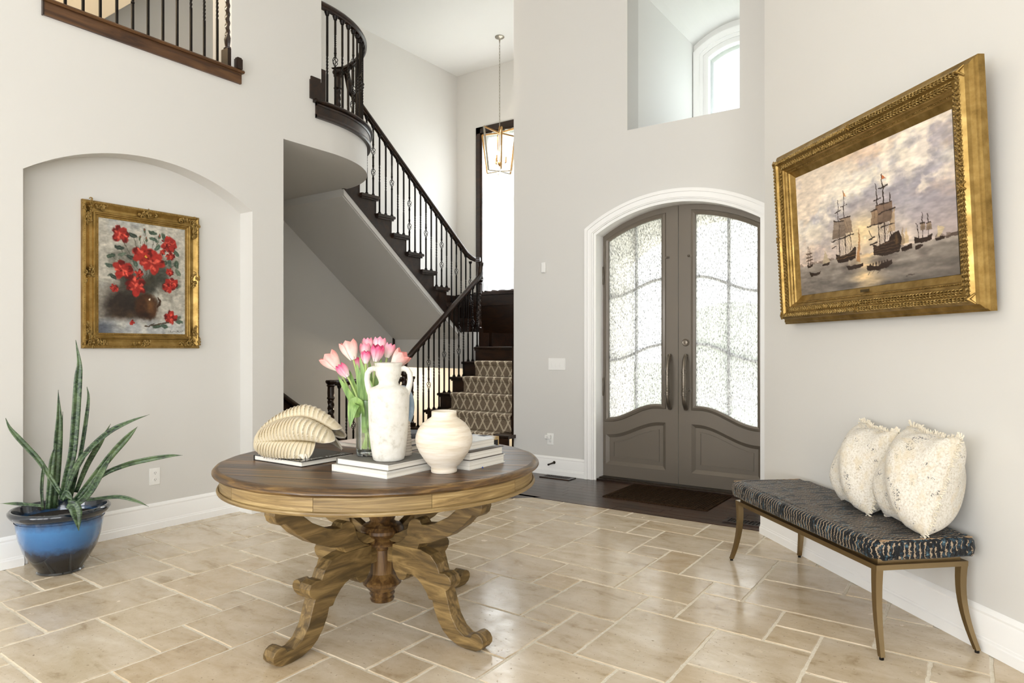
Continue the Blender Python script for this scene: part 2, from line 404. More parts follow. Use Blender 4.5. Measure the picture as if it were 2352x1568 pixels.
obj('cap', MB().sweep(zz([(XL + .01, 3.775, 0)] + pth[1:], 3.376), [(-.12, -.014), (.035, -.014), (.046, -.006), (.046, .006), (.035, .014), (-.12, .014)]), DARK, bt)

# ------------------------------------------------------------------ tiled floor
LM = np.array([[0.2065017, -0.0057227], [-0.0025519, 0.2040245], [0.053344, 0.0017759]])
def lat(i, j): q = np.array([i, j, 1.0]) @ LM; return (q[0], q[1])
PATT = [(2, 3, 1, 1), (3, 1, 1, 1), (5, 3, 1, 1), (0, 5, 1, 1), (2, 4, 2, 1), (4, 0, 1, 2), (3, 2, 2, 2), (4, 4, 2, 2), (0, 3, 2, 2), (1, 1, 2, 2), (5, 0, 2, 3), (1, 5, 3, 2)]
def clip(poly, nx, ny, d):                                 # keep nx*x+ny*y >= d
    out = []
    for i in range(len(poly)):
        a = poly[i]; b = poly[(i + 1) % len(poly)]; fa = nx * a[0] + ny * a[1] - d; fb = nx * b[0] + ny * b[1] - d
        if fa >= 0: out.append(a)
        if (fa >= 0) != (fb >= 0): t = fa / (fa - fb); out.append((a[0] + t * (b[0] - a[0]), a[1] + t * (b[1] - a[1])))
    return out
floor = struct('floor', MB().prism([(-4.92, -5.1, -.12), (2.2, -5.1, -.12), (2.2, 1.2, -.12), tuple(rw(.05, -.1, -.12)), (-3.2, 4.93, -.12), (-4.68, 3.45, -.12), (-4.92, 3.45, -.12)], (0, 0, .1165)), GROUT, smooth=False, label='travertine tile floor in a mixed-size pattern')
def rough_poly(poly):
    out = []
    n = len(poly)
    cx = sum(p[0] for p in poly) / n; cy = sum(p[1] for p in poly) / n
    for i in range(n):
        a = poly[i]; b = poly[(i + 1) % n]; L = math.dist(a, b)
        if L < .012: out.append(a); continue
        k = max(1, int(L / .035)); nx, ny = (b[1] - a[1]) / L, -(b[0] - a[0]) / L
        if nx * (a[0] - cx) + ny * (a[1] - cy) > 0: nx, ny = -nx, -ny
        for q in range(k):
            t = (q + (random.uniform(-.3, .3) if q else .0)) / k
            e = abs(random.gauss(0, .0016)) + (.004 if random.random() < .06 else 0)
            if q == 0: e += .002
            out.append((a[0] + (b[0] - a[0]) * t + nx * e, a[1] + (b[1] - a[1]) * t + ny * e))
    return out
def inset(poly, d):
    n = len(poly); cx = sum(p[0] for p in poly) / n; cy = sum(p[1] for p in poly) / n
    return [(x + (cx - x) * min(.4, d / max(.01, math.dist((x, y), (cx, cy)))), y + (cy - y) * min(.4, d / max(.01, math.dist((x, y), (cx, cy))))) for x, y in poly]
stuff = MB(); ntile = 0
for ui in range(-5, 3):
    for uj in range(-5, 5):
        for (tx, ty, tw, th) in PATT:
            i0 = ui * 6 + tx; j0 = uj * 6 + ty
            g = .028
            poly = [lat(i0 + g, j0 + g), lat(i0 + tw - g, j0 + g), lat(i0 + tw - g, j0 + th - g), lat(i0 + g, j0 + th - g)]
            cy = sum(p[1] for p in poly) / 4; cx = sum(p[0] for p in poly) / 4
            poly = clip(poly, 1, 0, -4.845 if N0 + .05 < cy < N1 - .02 else -4.685)
            if len(poly) > 2: poly = clip(poly, 0, -1, -4.915)
            if len(poly) > 2: poly = clip(poly, .7071, -.7071, .7071 * (-3.2 - 4.925))
            if len(poly) > 2: poly = clip(poly, RN.x, RN.y, RN.x * RO.x + RN.y * RO.y - .01)
            if len(poly) > 2: poly = clip(poly, 0, 1, -5.0)
            if len(poly) > 2: poly = clip(poly, -1, 0, -2.1)
            if len(poly) < 3: continue
            ar = abs(sum(poly[k][0] * poly[(k + 1) % len(poly)][1] - poly[(k + 1) % len(poly)][0] * poly[k][1] for k in range(len(poly)))) / 2
            if ar < .0015: continue
            dep = -cx * math.sin(R(34.9)) + cy * math.cos(R(34.9)); lt = cx * math.cos(R(34.9)) + cy * math.sin(R(34.9))
            near = dep > 1.7 and abs(lt) < dep * .95 + .6
            if near:
                rp = rough_poly(poly); dz = random.uniform(-.0006, .0006)
                mb = MB(); b0 = mb.ring([(x - cx, y - cy, -.02) for x, y in rp]); b1 = mb.ring([(x - cx, y - cy, -.0025) for x, y in rp], b0)
                ip = inset(rp, .003); b2 = mb.ring([(x - cx, y - cy, dz) for x, y in ip], b1); mb.f.append(tuple(range(b2, b2 + len(ip))))
                obj('tile', mb, TILE, floor, smooth=False, loc=(cx, cy, 0)); ntile += 1
            else:
                stuff.prism([(x, y, -.02) for x, y in poly], (0, 0, .02))
so = obj('tile_field', stuff, TILE, floor, smooth=False); so['kind'] = 'stuff'

# ------------------------------------------------------------------ dark plank floor by the doors and in the stair hall
wf = struct('floor_wood', MB().prism([(-3.2, 4.925, -.1), (-1.25, 4.925, -.1), (-1.25, 6.2, -.1), (-4.1, 6.2, -.1), (-4.1, 6.9, -.1), (-5.5, 6.9, -.1), (-5.5, 4.75, -.1), (XF, 4.05, -.1), (XF, 2.4, -.1), (-4.94, 2.4, -.1), (-4.94, 3.482, -.1), (-4.66, 3.482, -.1)], (0, 0, .094)), DARK, smooth=False, label='dark plank floor in front of the doors')
y = 4.925; row = 0
while y < 6.05:
    x = -4.1 - random.uniform(0, .8)
    while x < -1.27:
        L = random.uniform(.7, 1.5)
        poly = [(x + .001, y + .0012), (x + L - .001, y + .0012), (x + L - .001, y + .104), (x + .001, y + .104)]
        poly = clip(poly, -1, 0, 1.285)
        if len(poly) > 2: poly = clip(poly, 0, -1, -6.05)
        if len(poly) > 2: poly = clip(poly, 1, 0, -5.38)
        if len(poly) > 2:
            cx = sum(p[0] for p in poly) / len(poly); cy = sum(p[1] for p in poly) / len(poly)
            obj('plank', MB().prism([(a - cx, b - cy, -.006) for a, b in poly], (0, 0, .006)), PLANK, wf, smooth=False, loc=(cx, cy, 0))
        x += L
    y += .1052
y = 3.5
while y < 4.92:                                             # hall planks seen past the table
    poly = clip([(-5.45, y + .001), (-3.0, y + .001), (-3.0, y + .104), (-5.45, y + .104)], -.7071, .7071, -.7071 * (-3.2 - 4.925) + .001)
    if len(poly) > 2:
        cx = sum(p[0] for p in poly) / len(poly); cy = sum(p[1] for p in poly) / len(poly)
        obj('plank', MB().prism([(a - cx, b - cy, -.006) for a, b in poly], (0, 0, .006)), PLANK, wf, smooth=False, loc=(cx, cy, 0))
    y += .1052

# ------------------------------------------------------------------ baseboards
BB = [(0, 0), (.024, 0), (.024, .045), (.019, .05), (.019, .058), (.016, .062), (.016, .145), (.012, .155), (.014, .165), (.008, .178), (0, .185)]
def baseboard(name, path, flip=1, label=None):
    mb = MB().sweep(path, [(flip * a, b) for a, b in BB]); return struct(name, mb, TRIM, ang=25, label=label)
baseboard('baseboard_left', [(XL, -5.0, 0), (XL, N0 - .002, 0), (-4.85, N0 + .002, 0), (-4.849, N0 + .01, 0)][:2], 1, 'white baseboard left of the plant')
baseboard('baseboard_niche', [(-4.69, N0, 0), (-4.85, N0 , 0), (-4.85, N1, 0), (XL, N1, 0), (XL, 3.482, 0)], 1, 'white baseboard running through the niche')
baseboard('baseboard_door', [(-4.105, YD, 0), (DX - DO_H - .085, YD, 0)], 1, 'white baseboard left of the doors')
baseboard('baseboard_right', [tuple(rw(.03, -.02, 0)), tuple(rw(4.9, -.02, 0))], 1, 'white baseboard behind the bench')

# ------------------------------------------------------------------ front doors
tr = sgroup('trim_2', 'white arched moulding around the front doors')
for off, wd, th in ((.045, .09, .022), (.075, .03, .034), (.02, .02, .03)):
    obj('casing', MB().sweep(arch_path(DX, DO_H, 0, DO_S, DO_R, YD - th / 2 + .002, 28, off), FLATP(wd, th), up=YUP), TRIM, tr)
jm = MB().sweep(arch_path(DX, DO_H + .002, 0, DO_S, DO_R, YD + .10, 28, -.012), FLATP(.03, .21), up=YUP); obj('jamb', jm, TRIM, tr)
fr = sgroup('trim_3', 'dark iron door frame and threshold')
LZ, LR = 2.425, .235                                         # leaf arch: spring height, rise
LH = .872
obj('frame', MB().sweep(arch_path(DX, LH, 0, LZ, LR, 6.10, 28, .028), FLATP(.05, .14), up=YUP), DOORM, fr)
obj('threshold', MB().box(DX - .9, DX + .9, 5.985, 6.19, -.004, .022), BRONZE, fr, smooth=False)
obj('threshold_board', MB().box(DX - .80, DX + .80, 5.93, 5.985, -.004, .014), DARK, fr, smooth=False)
RAIN = NT('rain_glass'); v = RAIN.coord((150, 150, 55)); f1 = RAIN.noise(v, 1.0, 3, .7)
cc = RAIN.ramp(f1, [(.36, .16), (.46, .55), (.58, .85)])  # bright and dark refraction of the outside painted as speckle in the glass colour
a = RAIN.add('ShaderNodeBsdfTransparent'); RAIN.link(cc, a.inputs[0]); tl = RAIN.add('ShaderNodeBsdfTranslucent'); RAIN.link(cc, tl.inputs[0])
g = RAIN.add('ShaderNodeBsdfGlossy'); g.inputs['Roughness'].default_value = .12
bp = RAIN.n.new('ShaderNodeBump'); bp.inputs['Strength'].default_value = .5; bp.inputs['Distance'].default_value = .004; RAIN.link(f1, bp.inputs['Height']); RAIN.link(bp.outputs[0], g.inputs['Normal'])
m1 = RAIN.add('ShaderNodeMixShader'); m1.inputs[0].default_value = .42; RAIN.link(a.outputs[0], m1.inputs[1]); RAIN.link(tl.outputs[0], m1.inputs[2])
m2 = RAIN.add('ShaderNodeMixShader'); m2.inputs[0].default_value = .06; RAIN.link(m1.outputs[0], m2.inputs[1]); RAIN.link(g.outputs[0], m2.inputs[2]); RAIN.link(m2.outputs[0], RAIN.out.inputs['Surface'])
RAIN = RAIN.m
def sm(t): t = min(1, max(0, t)); return .5 - .5 * math.cos(PI * t)
def make_door(name, side, label):
    # side -1: left leaf, +1: right leaf; d = distance from the meeting stile
    D = sgroup(name, label, (DX, 6.07, 0))
    W_ = LH
    X = lambda d: side * d
    top = lambda d: arch_z(d, -LH, LH, LZ, LR)
    ga, gb = .158, .722                                     # glass from inner stile to hinge stile
    zb = lambda d: .75 - .155 * sm((d - ga - .05) / (gb - ga - .05))
    zt = lambda d: arch_z(d, -gb, gb, 2.335, .185)
    pa, pb, pz0 = .125, .748, .138
    zp = lambda d: .585 - .15 * sm((d - pa - .05) / (pb - pa - .08))
    mb = MB()
    def col(d0, d1, f0, f1, y0=0, y1=.055):
        q = [(X(d0), f0(d0)), (X(d1), f0(d1)), (X(d1), f1(d1)), (X(d0), f1(d0))]
        mb.prism([(x, y0, z) for x, z in q], (0, y1 - y0, 0))
    cuts = sorted(set([.0025, pa, ga, gb, pb, W_] + [ga + (gb - ga) * k / 22 for k in range(23)]))
    lo = lambda d: .024
    for d0, d1 in zip(cuts[:-1], cuts[1:]):
        mid = (d0 + d1) / 2; inp = pa < mid < pb; ing = ga < mid < gb
        zlow = (lambda d: pz0) if inp else None
        if inp:
            col(d0, d1, lo, lambda d: pz0); col(d0, d1, lambda d: pz0, zp, .022, .055); col(d0, d1, zp, zb if ing else top)
        else: col(d0, d1, lo, top)
        if ing: col(d0, d1, zt, top)
    obj('leaf_frame', mb, DOORM, D, smooth=False)
    def outline(a, b, fb, ft, n=24):
        ds = [a + (b - a) * k / n for k in range(n + 1)]
        return [(X(d), ft(d)) for d in ds] + [(X(d), fb(d)) for d in ds[::-1]]
    def bead(a, b, fb, ft, prof, y, nm):
        o2 = outline(a, b, fb, ft)
        if side < 0: o2 = o2[::-1]
        return obj(nm, MB().sweep([(x, y, z) for x, z in o2], prof, closed=True, up=YUP), DOORM, D)
    bead(ga - .012, gb + .012, lambda d: zb(d) - .012, lambda d: zt(d) + .012, [(-.026, 0), (.02, 0), (.016, .012), (0, .02), (-.02, .012)], .002, 'glazing_bead')
    bead(pa + .012, pb - .012, lambda d: pz0 + .012, lambda d: zp(d) - .012, [(-.012, .0), (.02, -.02), (.02, -.024), (-.012, -.024)], 0.0, 'panel_bevel')
    bead(pa + .075, pb - .075, lambda d: pz0 + .075, lambda d: zp(d) - .075, [(-.008, -.01), (.008, -.01), (.005, .006), (-.005, .006)], .022, 'panel_moulding')
    gl = [(x, .03, z) for x, z in outline(ga - .004, gb + .004, lambda d: zb(d) - .004, lambda d: zt(d) + .004)]
    obj('glass_pane', MB().prism(gl, (0, .006, 0)), RAIN, D, smooth=False, label='textured rain glass')
    # exterior grille
    dm = (ga + gb) / 2 + .008
    obj('glazing_bar', MB().box(X(dm) - .012, X(dm) + .012, .055, .075, zb(dm), zt(dm)), MUNT, D, smooth=False)
    for z0_ in (1.94, 1.32):
        pth = [(X(ga + (gb - ga) * k / 20), .065, z0_ - .155 * sm(k / 20)) for k in range(21)]
        obj('glazing_bar', MB().sweep(pth, FLATP(.02, .024)), MUNT, D)
    # window catches
    for z_ in (2.13, .90):
        obj('catch', MB().lathe([(.0, -.012), (.011, -.006), (.013, 0), (.011, .006), (0, .012)], 12, (X(.105), -.018, z_)).box(X(.11) - .02 * 1, X(.11) + .022, -.012, 0, z_ - .009, z_ + .009), DOORM, D)
    for z_ in (2.10, .36):
        obj('hinge', MB().lathe([(.006, -.13), (.012, -.12), (.012, .12), (.006, .13)], 12, (X(W_ - .002), -.012, z_)).lathe([(.016, -.004), (.016, .004)], 12, (X(W_ - .002), -.012, z_)), DOORM, D)
    if side < 0:
        for z_ in (2.0, .90):
            obj('sash_hinge', MB().lathe([(.004, -.09), (.008, -.08), (.008, .08), (.004, .09)], 10, (X(gb + .05), -.012, z_)), DOORM, D)
    # pull handle
    hx = X(.078); pts = []
    hm = MB()
    arcp = [(hx, -.006, 1.215), (hx, -.03, 1.20), (hx, -.055, 1.165), (hx, -.07, 1.12), (hx, -.075, 1.08), (hx, -.075, .965), (hx, -.075, .86), (hx, -.07, .82), (hx, -.055, .775), (hx, -.03, .74), (hx, -.006, .725)]
    hm.tube(arcp, [.016, .018, .019, .018, .017, .019, .017, .018, .019, .018, .016], 12)
    H_ = obj('handle', hm, BRASSD, D, label='twisted iron pull handle')
    hr = MB()
    for z_ in (1.085, 1.065, .875, .855): hr.lathe([(.014, -.006), (.024, -.004), (.024, .004), (.014, .006)], 14, (hx, -.075, z_))
    for z_ in (1.215, .725): hr.lathe([(0, -.016), (.014, -.012), (.018, 0), (.014, .012), (0, .016)], 12, (hx, -.018, z_))
    obj('collar', hr, BRASSD, H_)
    tw = MB()
    for k in range(4):
        tw.tube([(hx + .015 * math.cos(k * PI / 2 + q * .55), -.075 + .015 * math.sin(k * PI / 2 + q * .55), .885 + .17 * q / 20) for q in range(21)], .0045, 6)
    obj('grip_twist', tw, BRASSD, H_)
    if side > 0:
        obj('lock', MB().lathe([(.034, 0), (.034, .006), (.028, .01), (.02, .008), (.02, .014), (.0, .016)], 24).move(Matrix.Translation((X(.072), 0, 1.335)) @ Matrix.Rotation(R(90), 4, 'X')), BRASSD, D)
    return D
BRASSD = NT('pewter_bronze').set(color='#7D7468', rough=.3, metal=.75).m
make_door('door_1', -1, 'taupe iron left door leaf with rain glass')
make_door('door_2', 1, 'taupe iron right door leaf with rain glass and lock')

# outside the doors: porch and garden
PORCH = paint('pale_concrete', '#CFCBC2', .8); LAWN = plain('lawn_green', '#7C8A60', .9); STUCCO = paint('porch_stucco', '#D8D3C6', .8)
m = MB(); m.box(-6, 2, 6.2, 10.5, -.15, -.03); struct('floor_porch', m, PORCH, smooth=False)
m = MB(); m.box(-30, 30, 10.5, 60, -.3, -.06); struct('ground_lawn', m, LAWN, smooth=False)
m = MB(); m.box(-3.95, -3.6, 7.3, 7.6, -.03, 3.1); m.box(-1.1, -.75, 7.3, 7.6, -.03, 3.1); m.box(-3.95, -.75, 6.2, 7.6, 3.0, 3.25)
for i in range(20):
    a = -3.6 + 2.5 * i / 20; b = -3.6 + 2.5 * (i + 1) / 20
    xz([(a, arch_z(a, -3.6, -1.1, 2.25, .45)), (b, arch_z(b, -3.6, -1.1, 2.25, .45)), (b, 3.1), (a, 3.1)], 7.3, 7.6, m)
struct('wall_porch', m, STUCCO, smooth=False)
HEDGE = NT('hedge_leaf'); v = HEDGE.coord(); HEDGE.set(color=HEDGE.ramp(HEDGE.noise(v, 4, 5), [(.35, '#4E5F3F'), (.65, '#8A9A74')]), rough=.9); HEDGE = HEDGE.m
for k, (hx, hy, hr_, lab) in enumerate(((-5.2, 17, 1.5, 'rounded green garden shrub beyond the left door'), (1.4, 19, 1.9, 'large rounded garden shrub beyond the right door'))):
    mb = MB().grid(lambda u, t: ((hr_ * math.sin(PI * t) * math.cos(2 * PI * u)) * (1 + .08 * math.sin(9 * u * PI + 7 * t)), (hr_ * math.sin(PI * t) * math.sin(2 * PI * u)) * (1 + .08 * math.cos(11 * u * PI + 5 * t)), hr_ * .8 * (1 - math.cos(PI * t)) / 1.0 * (1 + .05 * math.sin(12 * u * PI))), 26, 14, True)
    tag(obj('garden_shrub', mb, HEDGE, loc=(hx, hy, -.08)), lab, 'shrub')

# ------------------------------------------------------------------ staircase
RZ = .186; G1 = .232; G2 = .2417; LX0, LX1 = -5.446, XS - .004
UX = -5.62
st = sgroup('staircase', 'dark wood staircase with patterned carpet runner')
NOSE = .03
def CARPET():
    t = NT('lattice_carpet'); v = t.coord((1, 1, 1))
    sp = t.n.new('ShaderNodeSeparateXYZ'); tc = t.n.new('ShaderNodeTexCoord'); t.link(tc.outputs['Object'], sp.inputs[0])
    # u runs across the stair, w runs up the flight (height plus depth)
    u = t.math('MULTIPLY', sp.outputs[0], 1 / .115); wv = t.math('MULTIPLY', t.math('ADD', sp.outputs[2], sp.outputs[1]), 1 / .20)
    fac = None
    for sg in (1, -1):
        q = t.math('ADD', u, t.math('MULTIPLY', wv, sg)); fr_ = t.math('ABSOLUTE', t.math('SUBTRACT', t.math('FRACT', q), .5))
        inb = t.math('LESS_THAN', fr_, .085); mid = t.math('LESS_THAN', fr_, .018); ln = t.math('SUBTRACT', inb, mid)
        fac = ln if fac is None else t.math('MAXIMUM', fac, ln)
    nz = t.noise(v, 140, 3, .7)
    base = t.ramp(nz, [(.35, '#5E5143'), (.65, '#8C7C68')]); li = t.ramp(nz, [(.3, '#B9AA90'), (.7, '#DCD0B8')])
    t.set(color=t.mix(fac, base, li), rough=.95, spec=.1); t.bump(nz, .5, .004); return t.m
CARPET = CARPET()
Y2 = 5.782
def ly(k): return Y2 + G1 * (k - 2)
def rnose(mb, x0, x1, y0, y1, zt, th=.034):                  # tread board with a rounded front edge (front at y0)
    r = th / 2; pr = [(y1, zt - th), (y1, zt)] + [(y0 + r - r * math.sin(a), zt - r + r * math.cos(a)) for a in [PI * k / 6 for k in range(7)]]
    mb.prism([(x0, a, b) for a, b in pr], (x1 - x0, 0, 0)); return mb
for k in range(1, 8):
    x0 = LX0 - .02 if k > 2 else LX0 - .05; y0 = ly(k); y1 = ly(k) + G1 + .03 if k < 7 else YW
    xr = LX1 - .001 if k > 2 else (XS + .02 if k == 2 else XS + .035)
    yb = y1 if k > 2 else 5.915
    z = RZ * k
    xa = LX1
    mb = MB(); rnose(mb, x0, xa, y0, min(y1, YW - .001), z)
    if k <= 2: mb = MB(); rnose(mb, x0, XS + .03, y0, 5.92, z); mb.box(x0, xa, 5.92, y1, z - .034, z)
    obj('tread', mb, DARK, st, ang=50)
    mb = MB(); mb.box(x0 + .03, xa if k > 2 else XS + .012, y0 + .028, y0 + .045, RZ * (k - 1), z - .034); mb.box(x0 + .02, xa if k > 2 else XS + .02, y0 + .012, y0 + .03, z - .05, z - .034)
    obj('riser', mb, DARK, st, smooth=False)
    mb = MB(); mb.box(LX0 + .002, LX0 + .02, y0 + .045, min(y1, YW - .01), 0 if k < 7 else 1.0, z - .034); obj('side_panel', mb, APRONW, st, smooth=False)
# solid core of landing
obj('landing_core', MB().box(LX0 + .02, LX1, ly(7) + .05, YW - .002, 1.0, RZ * 7 - .034), WALL, st, smooth=False)
# carpet runner: follows treads and risers
CXa, CXb = LX0 + .20, LX1 - .005
for k in range(1, 8):
    xb = CXb if k > 3 else LX1 - (.16 if k < 3 else .10)
    z = RZ * k; y0 = ly(k); yb = ly(k + 1) + .018 if k < 7 else y0 + .06
    if k == 7: yb = y0 + .05
    pr = [(y0 + .012, RZ * (k - 1) + .004), (y0 + .012, z - .05), (y0 - .004, z - .044)] + [(y0 + .013 - .024 * math.sin(a), z - .014 + .024 * math.cos(a)) for a in [PI * q / 7 for q in range(6, -1, -1)]] + [(yb, z + .010), (yb, z + .001), (y0 + .02, z + .001), (y0 + .02, RZ * (k - 1) + .004)]
    if k < 7: obj('carpet_runner', MB().prism([(CXa, a, b) for a, b in pr], (xb - CXa, 0, 0)), CARPET, st, ang=50)
    else:
        pr2 = [(y0 + .012, RZ * 6 + .004), (y0 + .012, z - .04), (y0 + .03, z - .04), (y0 + .03, RZ * 6 + .004)]
        obj('carpet_runner', MB().prism([(LX0 + .62, a, b) for a, b in pr2], (CXb - LX0 - .62, 0, 0)), CARPET, st, smooth=False)
# skirt along the right-hand wall
pl_ = [(5.93, .0), (5.93, .30 + .2), (ly(7), RZ * 7 + .18), (ly(7) + .1, RZ * 7 + .18), (ly(7) + .1, RZ * 6)]
obj('skirt', MB().prism([(XS - .022, a, b) for a, b in pl_], (.021, 0, 0)), DARK, st, smooth=False)
obj('corner_post', MB().box(XS - .026, XS - .001, YD + .004, YD + .05, 0, 1.30), DARK, st, smooth=False)
# upper landing and upper flight
def uy(k): return 5.42 + G2 * (16 - k)
obj('upper_landing', MB().box(XF + .001, LX0, uy(8), YW - .002, 1.02, RZ * 8), DARK, st, smooth=False)
SOF = lambda y: 2.90 - .76 * (y - 4.93)
for k in range(9, 18):
    yk = uy(k); z = RZ * k; mb = MB()
    r = .017; pr = [(yk - G2 - .03, z - .034), (yk - G2 - .03, z)] + [(yk - r + r * math.sin(a), z - r + r * math.cos(a)) for a in [PI * q / 6 for q in range(7)]]
    mb.prism([(UX + .045, a, b) for a, b in pr], (XF + .002 - UX - .045, 0, 0)); obj('tread', mb, DARK, st, ang=50)
    mb = MB(); mb.box(XF + .002, UX + .01, yk - .045, yk - .03, z - RZ, z - .034); mb.box(UX - .1, UX + .03, yk - G2 - .02, yk - .015, z - .052, z - .034); obj('riser', mb, DARK, st, smooth=False)
for k in range(9, 18):
    ya = uy(k) - G2 - .03; yb = uy(k) - .03; z = RZ * k - .034
    mb = MB().prism([(UX - .03, ya, SOF(ya) + .075), (UX - .03, yb, SOF(yb) + .075), (UX - .03, yb, z), (UX - .03, ya, z)], (.038, 0, 0)); obj('stringer', mb, DARK, st, smooth=False)
pa_ = [(4.93, SOF(4.93)), (6.90, SOF(6.90)), (6.90, SOF(6.90) + .1), (4.93, SOF(4.93) + .1)]
obj('flight_soffit', MB().prism([(XF + .001, a, b) for a, b in pa_], (UX - .02 - XF, 0, 0)), WALL, st, smooth=False)
pa_ = [(4.93, SOF(4.93) + .01), (7.02, SOF(7.02) + .01), (7.02, SOF(7.02) + .077), (4.93, SOF(4.93) + .077)]
obj('soffit_bead', MB().prism([(UX - .02, a, b) for a, b in pa_], (.02, 0, 0)), WALL, st, smooth=False)
obj('landing_bulkhead', MB().box(XF + .001, LX0, 6.90, 7.05, 1.02, SOF(6.90) + .09), WALL, st, smooth=False)
obj('landing_stringer', MB().prism([(UX - .03, 7.0, SOF(7.0) + .075), (UX - .03, 7.32, SOF(7.32) + .05), (UX - .03, 7.32, RZ * 8), (UX - .03, 7.0, RZ * 8)], (.17, 0, 0)), DARK, st, smooth=False)
# basement stair: steps, wall skirt with handrail
bs = sgroup('staircase_basement', 'stair going down to the basement along the far wall')
for k in range(0, 14):
    y0 = 4.35 + .25 * k; z = -.19 * (k + 1)
    obj('tread', MB().box(XF + .002, -5.53, y0, y0 + .27, z - .03, z), DARK, bs, smooth=False)
    obj('riser', MB().box(XF + .002, -5.53, y0, y0 + .02, z, z + .16), DARK, bs, smooth=False)
sk = lambda y: .72 - .68 * (y - 5.07)
pth = [(4.2, sk(4.2)), (7.2, sk(7.2))]
obj('wall_skirt', MB().prism([(XF + .002, a, b) for a, b in ((4.2, sk(4.2) - .02), (7.2, sk(7.2) - .02), (7.2, sk(7.2) - .3), (4.2, sk(4.2) - .3))], (.02, 0, 0)), DARK, bs, smooth=False)
obj('handrail', MB().sweep([(XF + .04, a, b - .02) for a, b in pth], [(-.03, -.03), (.03, -.03), (.035, 0), (.025, .025), (-.025, .025), (-.035, 0)]), DARK, bs)

# wainscot under the stair window
wn = sgroup('trim_4', 'dark panelled wainscot under the stair window')
obj('panel_board', MB().box(XF + .001, LX1, YW - .02, YW - .001, 1.03, 2.10), DARK, wn, smooth=False)
obj('panel_board', MB().box(XF + .001, XF + .02, uy(10), YW - .02, 1.3, 2.10), DARK, wn, smooth=False)
for z_, h_ in ((2.10, .03), (1.93, .012), (1.50, .012), (1.36, .02)):
    obj('rail_moulding', MB().box(XF + .002, LX1, YW - .035, YW - .0205, z_ - h_ / 2, z_ + h_ / 2), DARK, wn, smooth=False)
# stair window
w2 = sgroup('window_2', 'tall dark framed stair window behind sheer curtains')
for nm, b in (('casing', (W2X0 - .1, W2X0 + .02, W2Z0 - .02, W2Z1 + .1)), ('casing', (W2X1 - .02, W2X1 + .1, W2Z0 - .02, W2Z1 + .1)), ('casing', (W2X0 - .1, W2X1 + .1, W2Z1 - .02, W2Z1 + .1))):
    mb = MB(); mb.box(b[0], b[1], YW - .03, YW - .001, b[2], b[3]); mb.box(b[0] + .03, b[1] - .03, YW - .042, YW - .03, b[2] + .02, b[3] - .03); obj(nm, mb, DARK, w2, smooth=False)
obj('sill', MB().box(W2X0 - .12, W2X1 + .12, YW - .06, YW - .001, W2Z0 - .03, W2Z0 + .015), DARK, w2, smooth=False)
for x0, x1, z0, z1 in ((W2X0, W2X0 + .05, W2Z0, W2Z1), (W2X1 - .05, W2X1, W2Z0, W2Z1), (W2X0, W2X1, W2Z0, W2Z0 + .05), (W2X0, W2X1, W2Z1 - .05, W2Z1), (W2X0, W2X1, 3.62, 3.66), (-5.46, -5.42, W2Z0, W2Z1), (W2X0, W2X1, 2.42, 2.45)):
    obj('sash_bar', MB().box(x0, x1, YW + .05, YW + .09, z0, z1), DARK, w2, smooth=False)
obj('pane', MB().box(W2X0, W2X1, YW + .1, YW + .106, W2Z0, W2Z1), GLASS, w2, smooth=False)
SHEER = NT('sheer_voile'); a = SHEER.add('ShaderNodeBsdfTransparent'); a.inputs[0].default_value = (1, 1, 1, 1); tl = SHEER.add('ShaderNodeBsdfTranslucent'); tl.inputs[0].default_value = (.62, .63, .64, 1); df = SHEER.add('ShaderNodeBsdfDiffuse'); df.inputs[0].default_value = (.9, .9, .9, 1)
m1 = SHEER.add('ShaderNodeMixShader'); m1.inputs[0].default_value = .5; SHEER.link(tl.outputs[0], m1.inputs[1]); SHEER.link(df.outputs[0], m1.inputs[2]); m2 = SHEER.add('ShaderNodeMixShader'); m2.inputs[0].default_value = .80; SHEER.link(a.outputs[0], m2.inputs[1]); SHEER.link(m1.outputs[0], m2.inputs[2]); SHEER.link(m2.outputs[0], SHEER.out.inputs['Surface']); SHEER = SHEER.m
for x0, x1, ph, lab in ((W2X0 + .03, -5.46, 0, 'sheer white curtain at the left of the stair window'), (-5.42, W2X1 - .03, 1.3, 'sheer white curtain at the right of the stair window')):
    t = thing('sheer_curtain', lab, 'curtain', ((x0 + x1) / 2, YW - .012, W2Z0 + .03), group='stair window curtains')
    wd = x1 - x0
    obj('cloth', MB().grid(lambda u, q: (-wd / 2 + wd * u, -.028 + (.016 + .006 * math.sin(5 * u + ph)) * math.sin(2 * PI * 7 * u + ph + .5 * math.sin(3 * q)), q * (W2Z1 - W2Z0 - .06) + .006 * math.sin(31 * u) * (1 - q)), 90, 8), SHEER, t)
    obj('hem', MB().grid(lambda u, q: (-wd / 2 + wd * u, -.031 + (.016 + .006 * math.sin(5 * u + ph)) * math.sin(2 * PI * 7 * u + ph + .5 * math.sin(.36 * q)), .0 + q * .30 + .006 * math.sin(31 * u) * (1 - q)), 90, 4), SHEER, t)

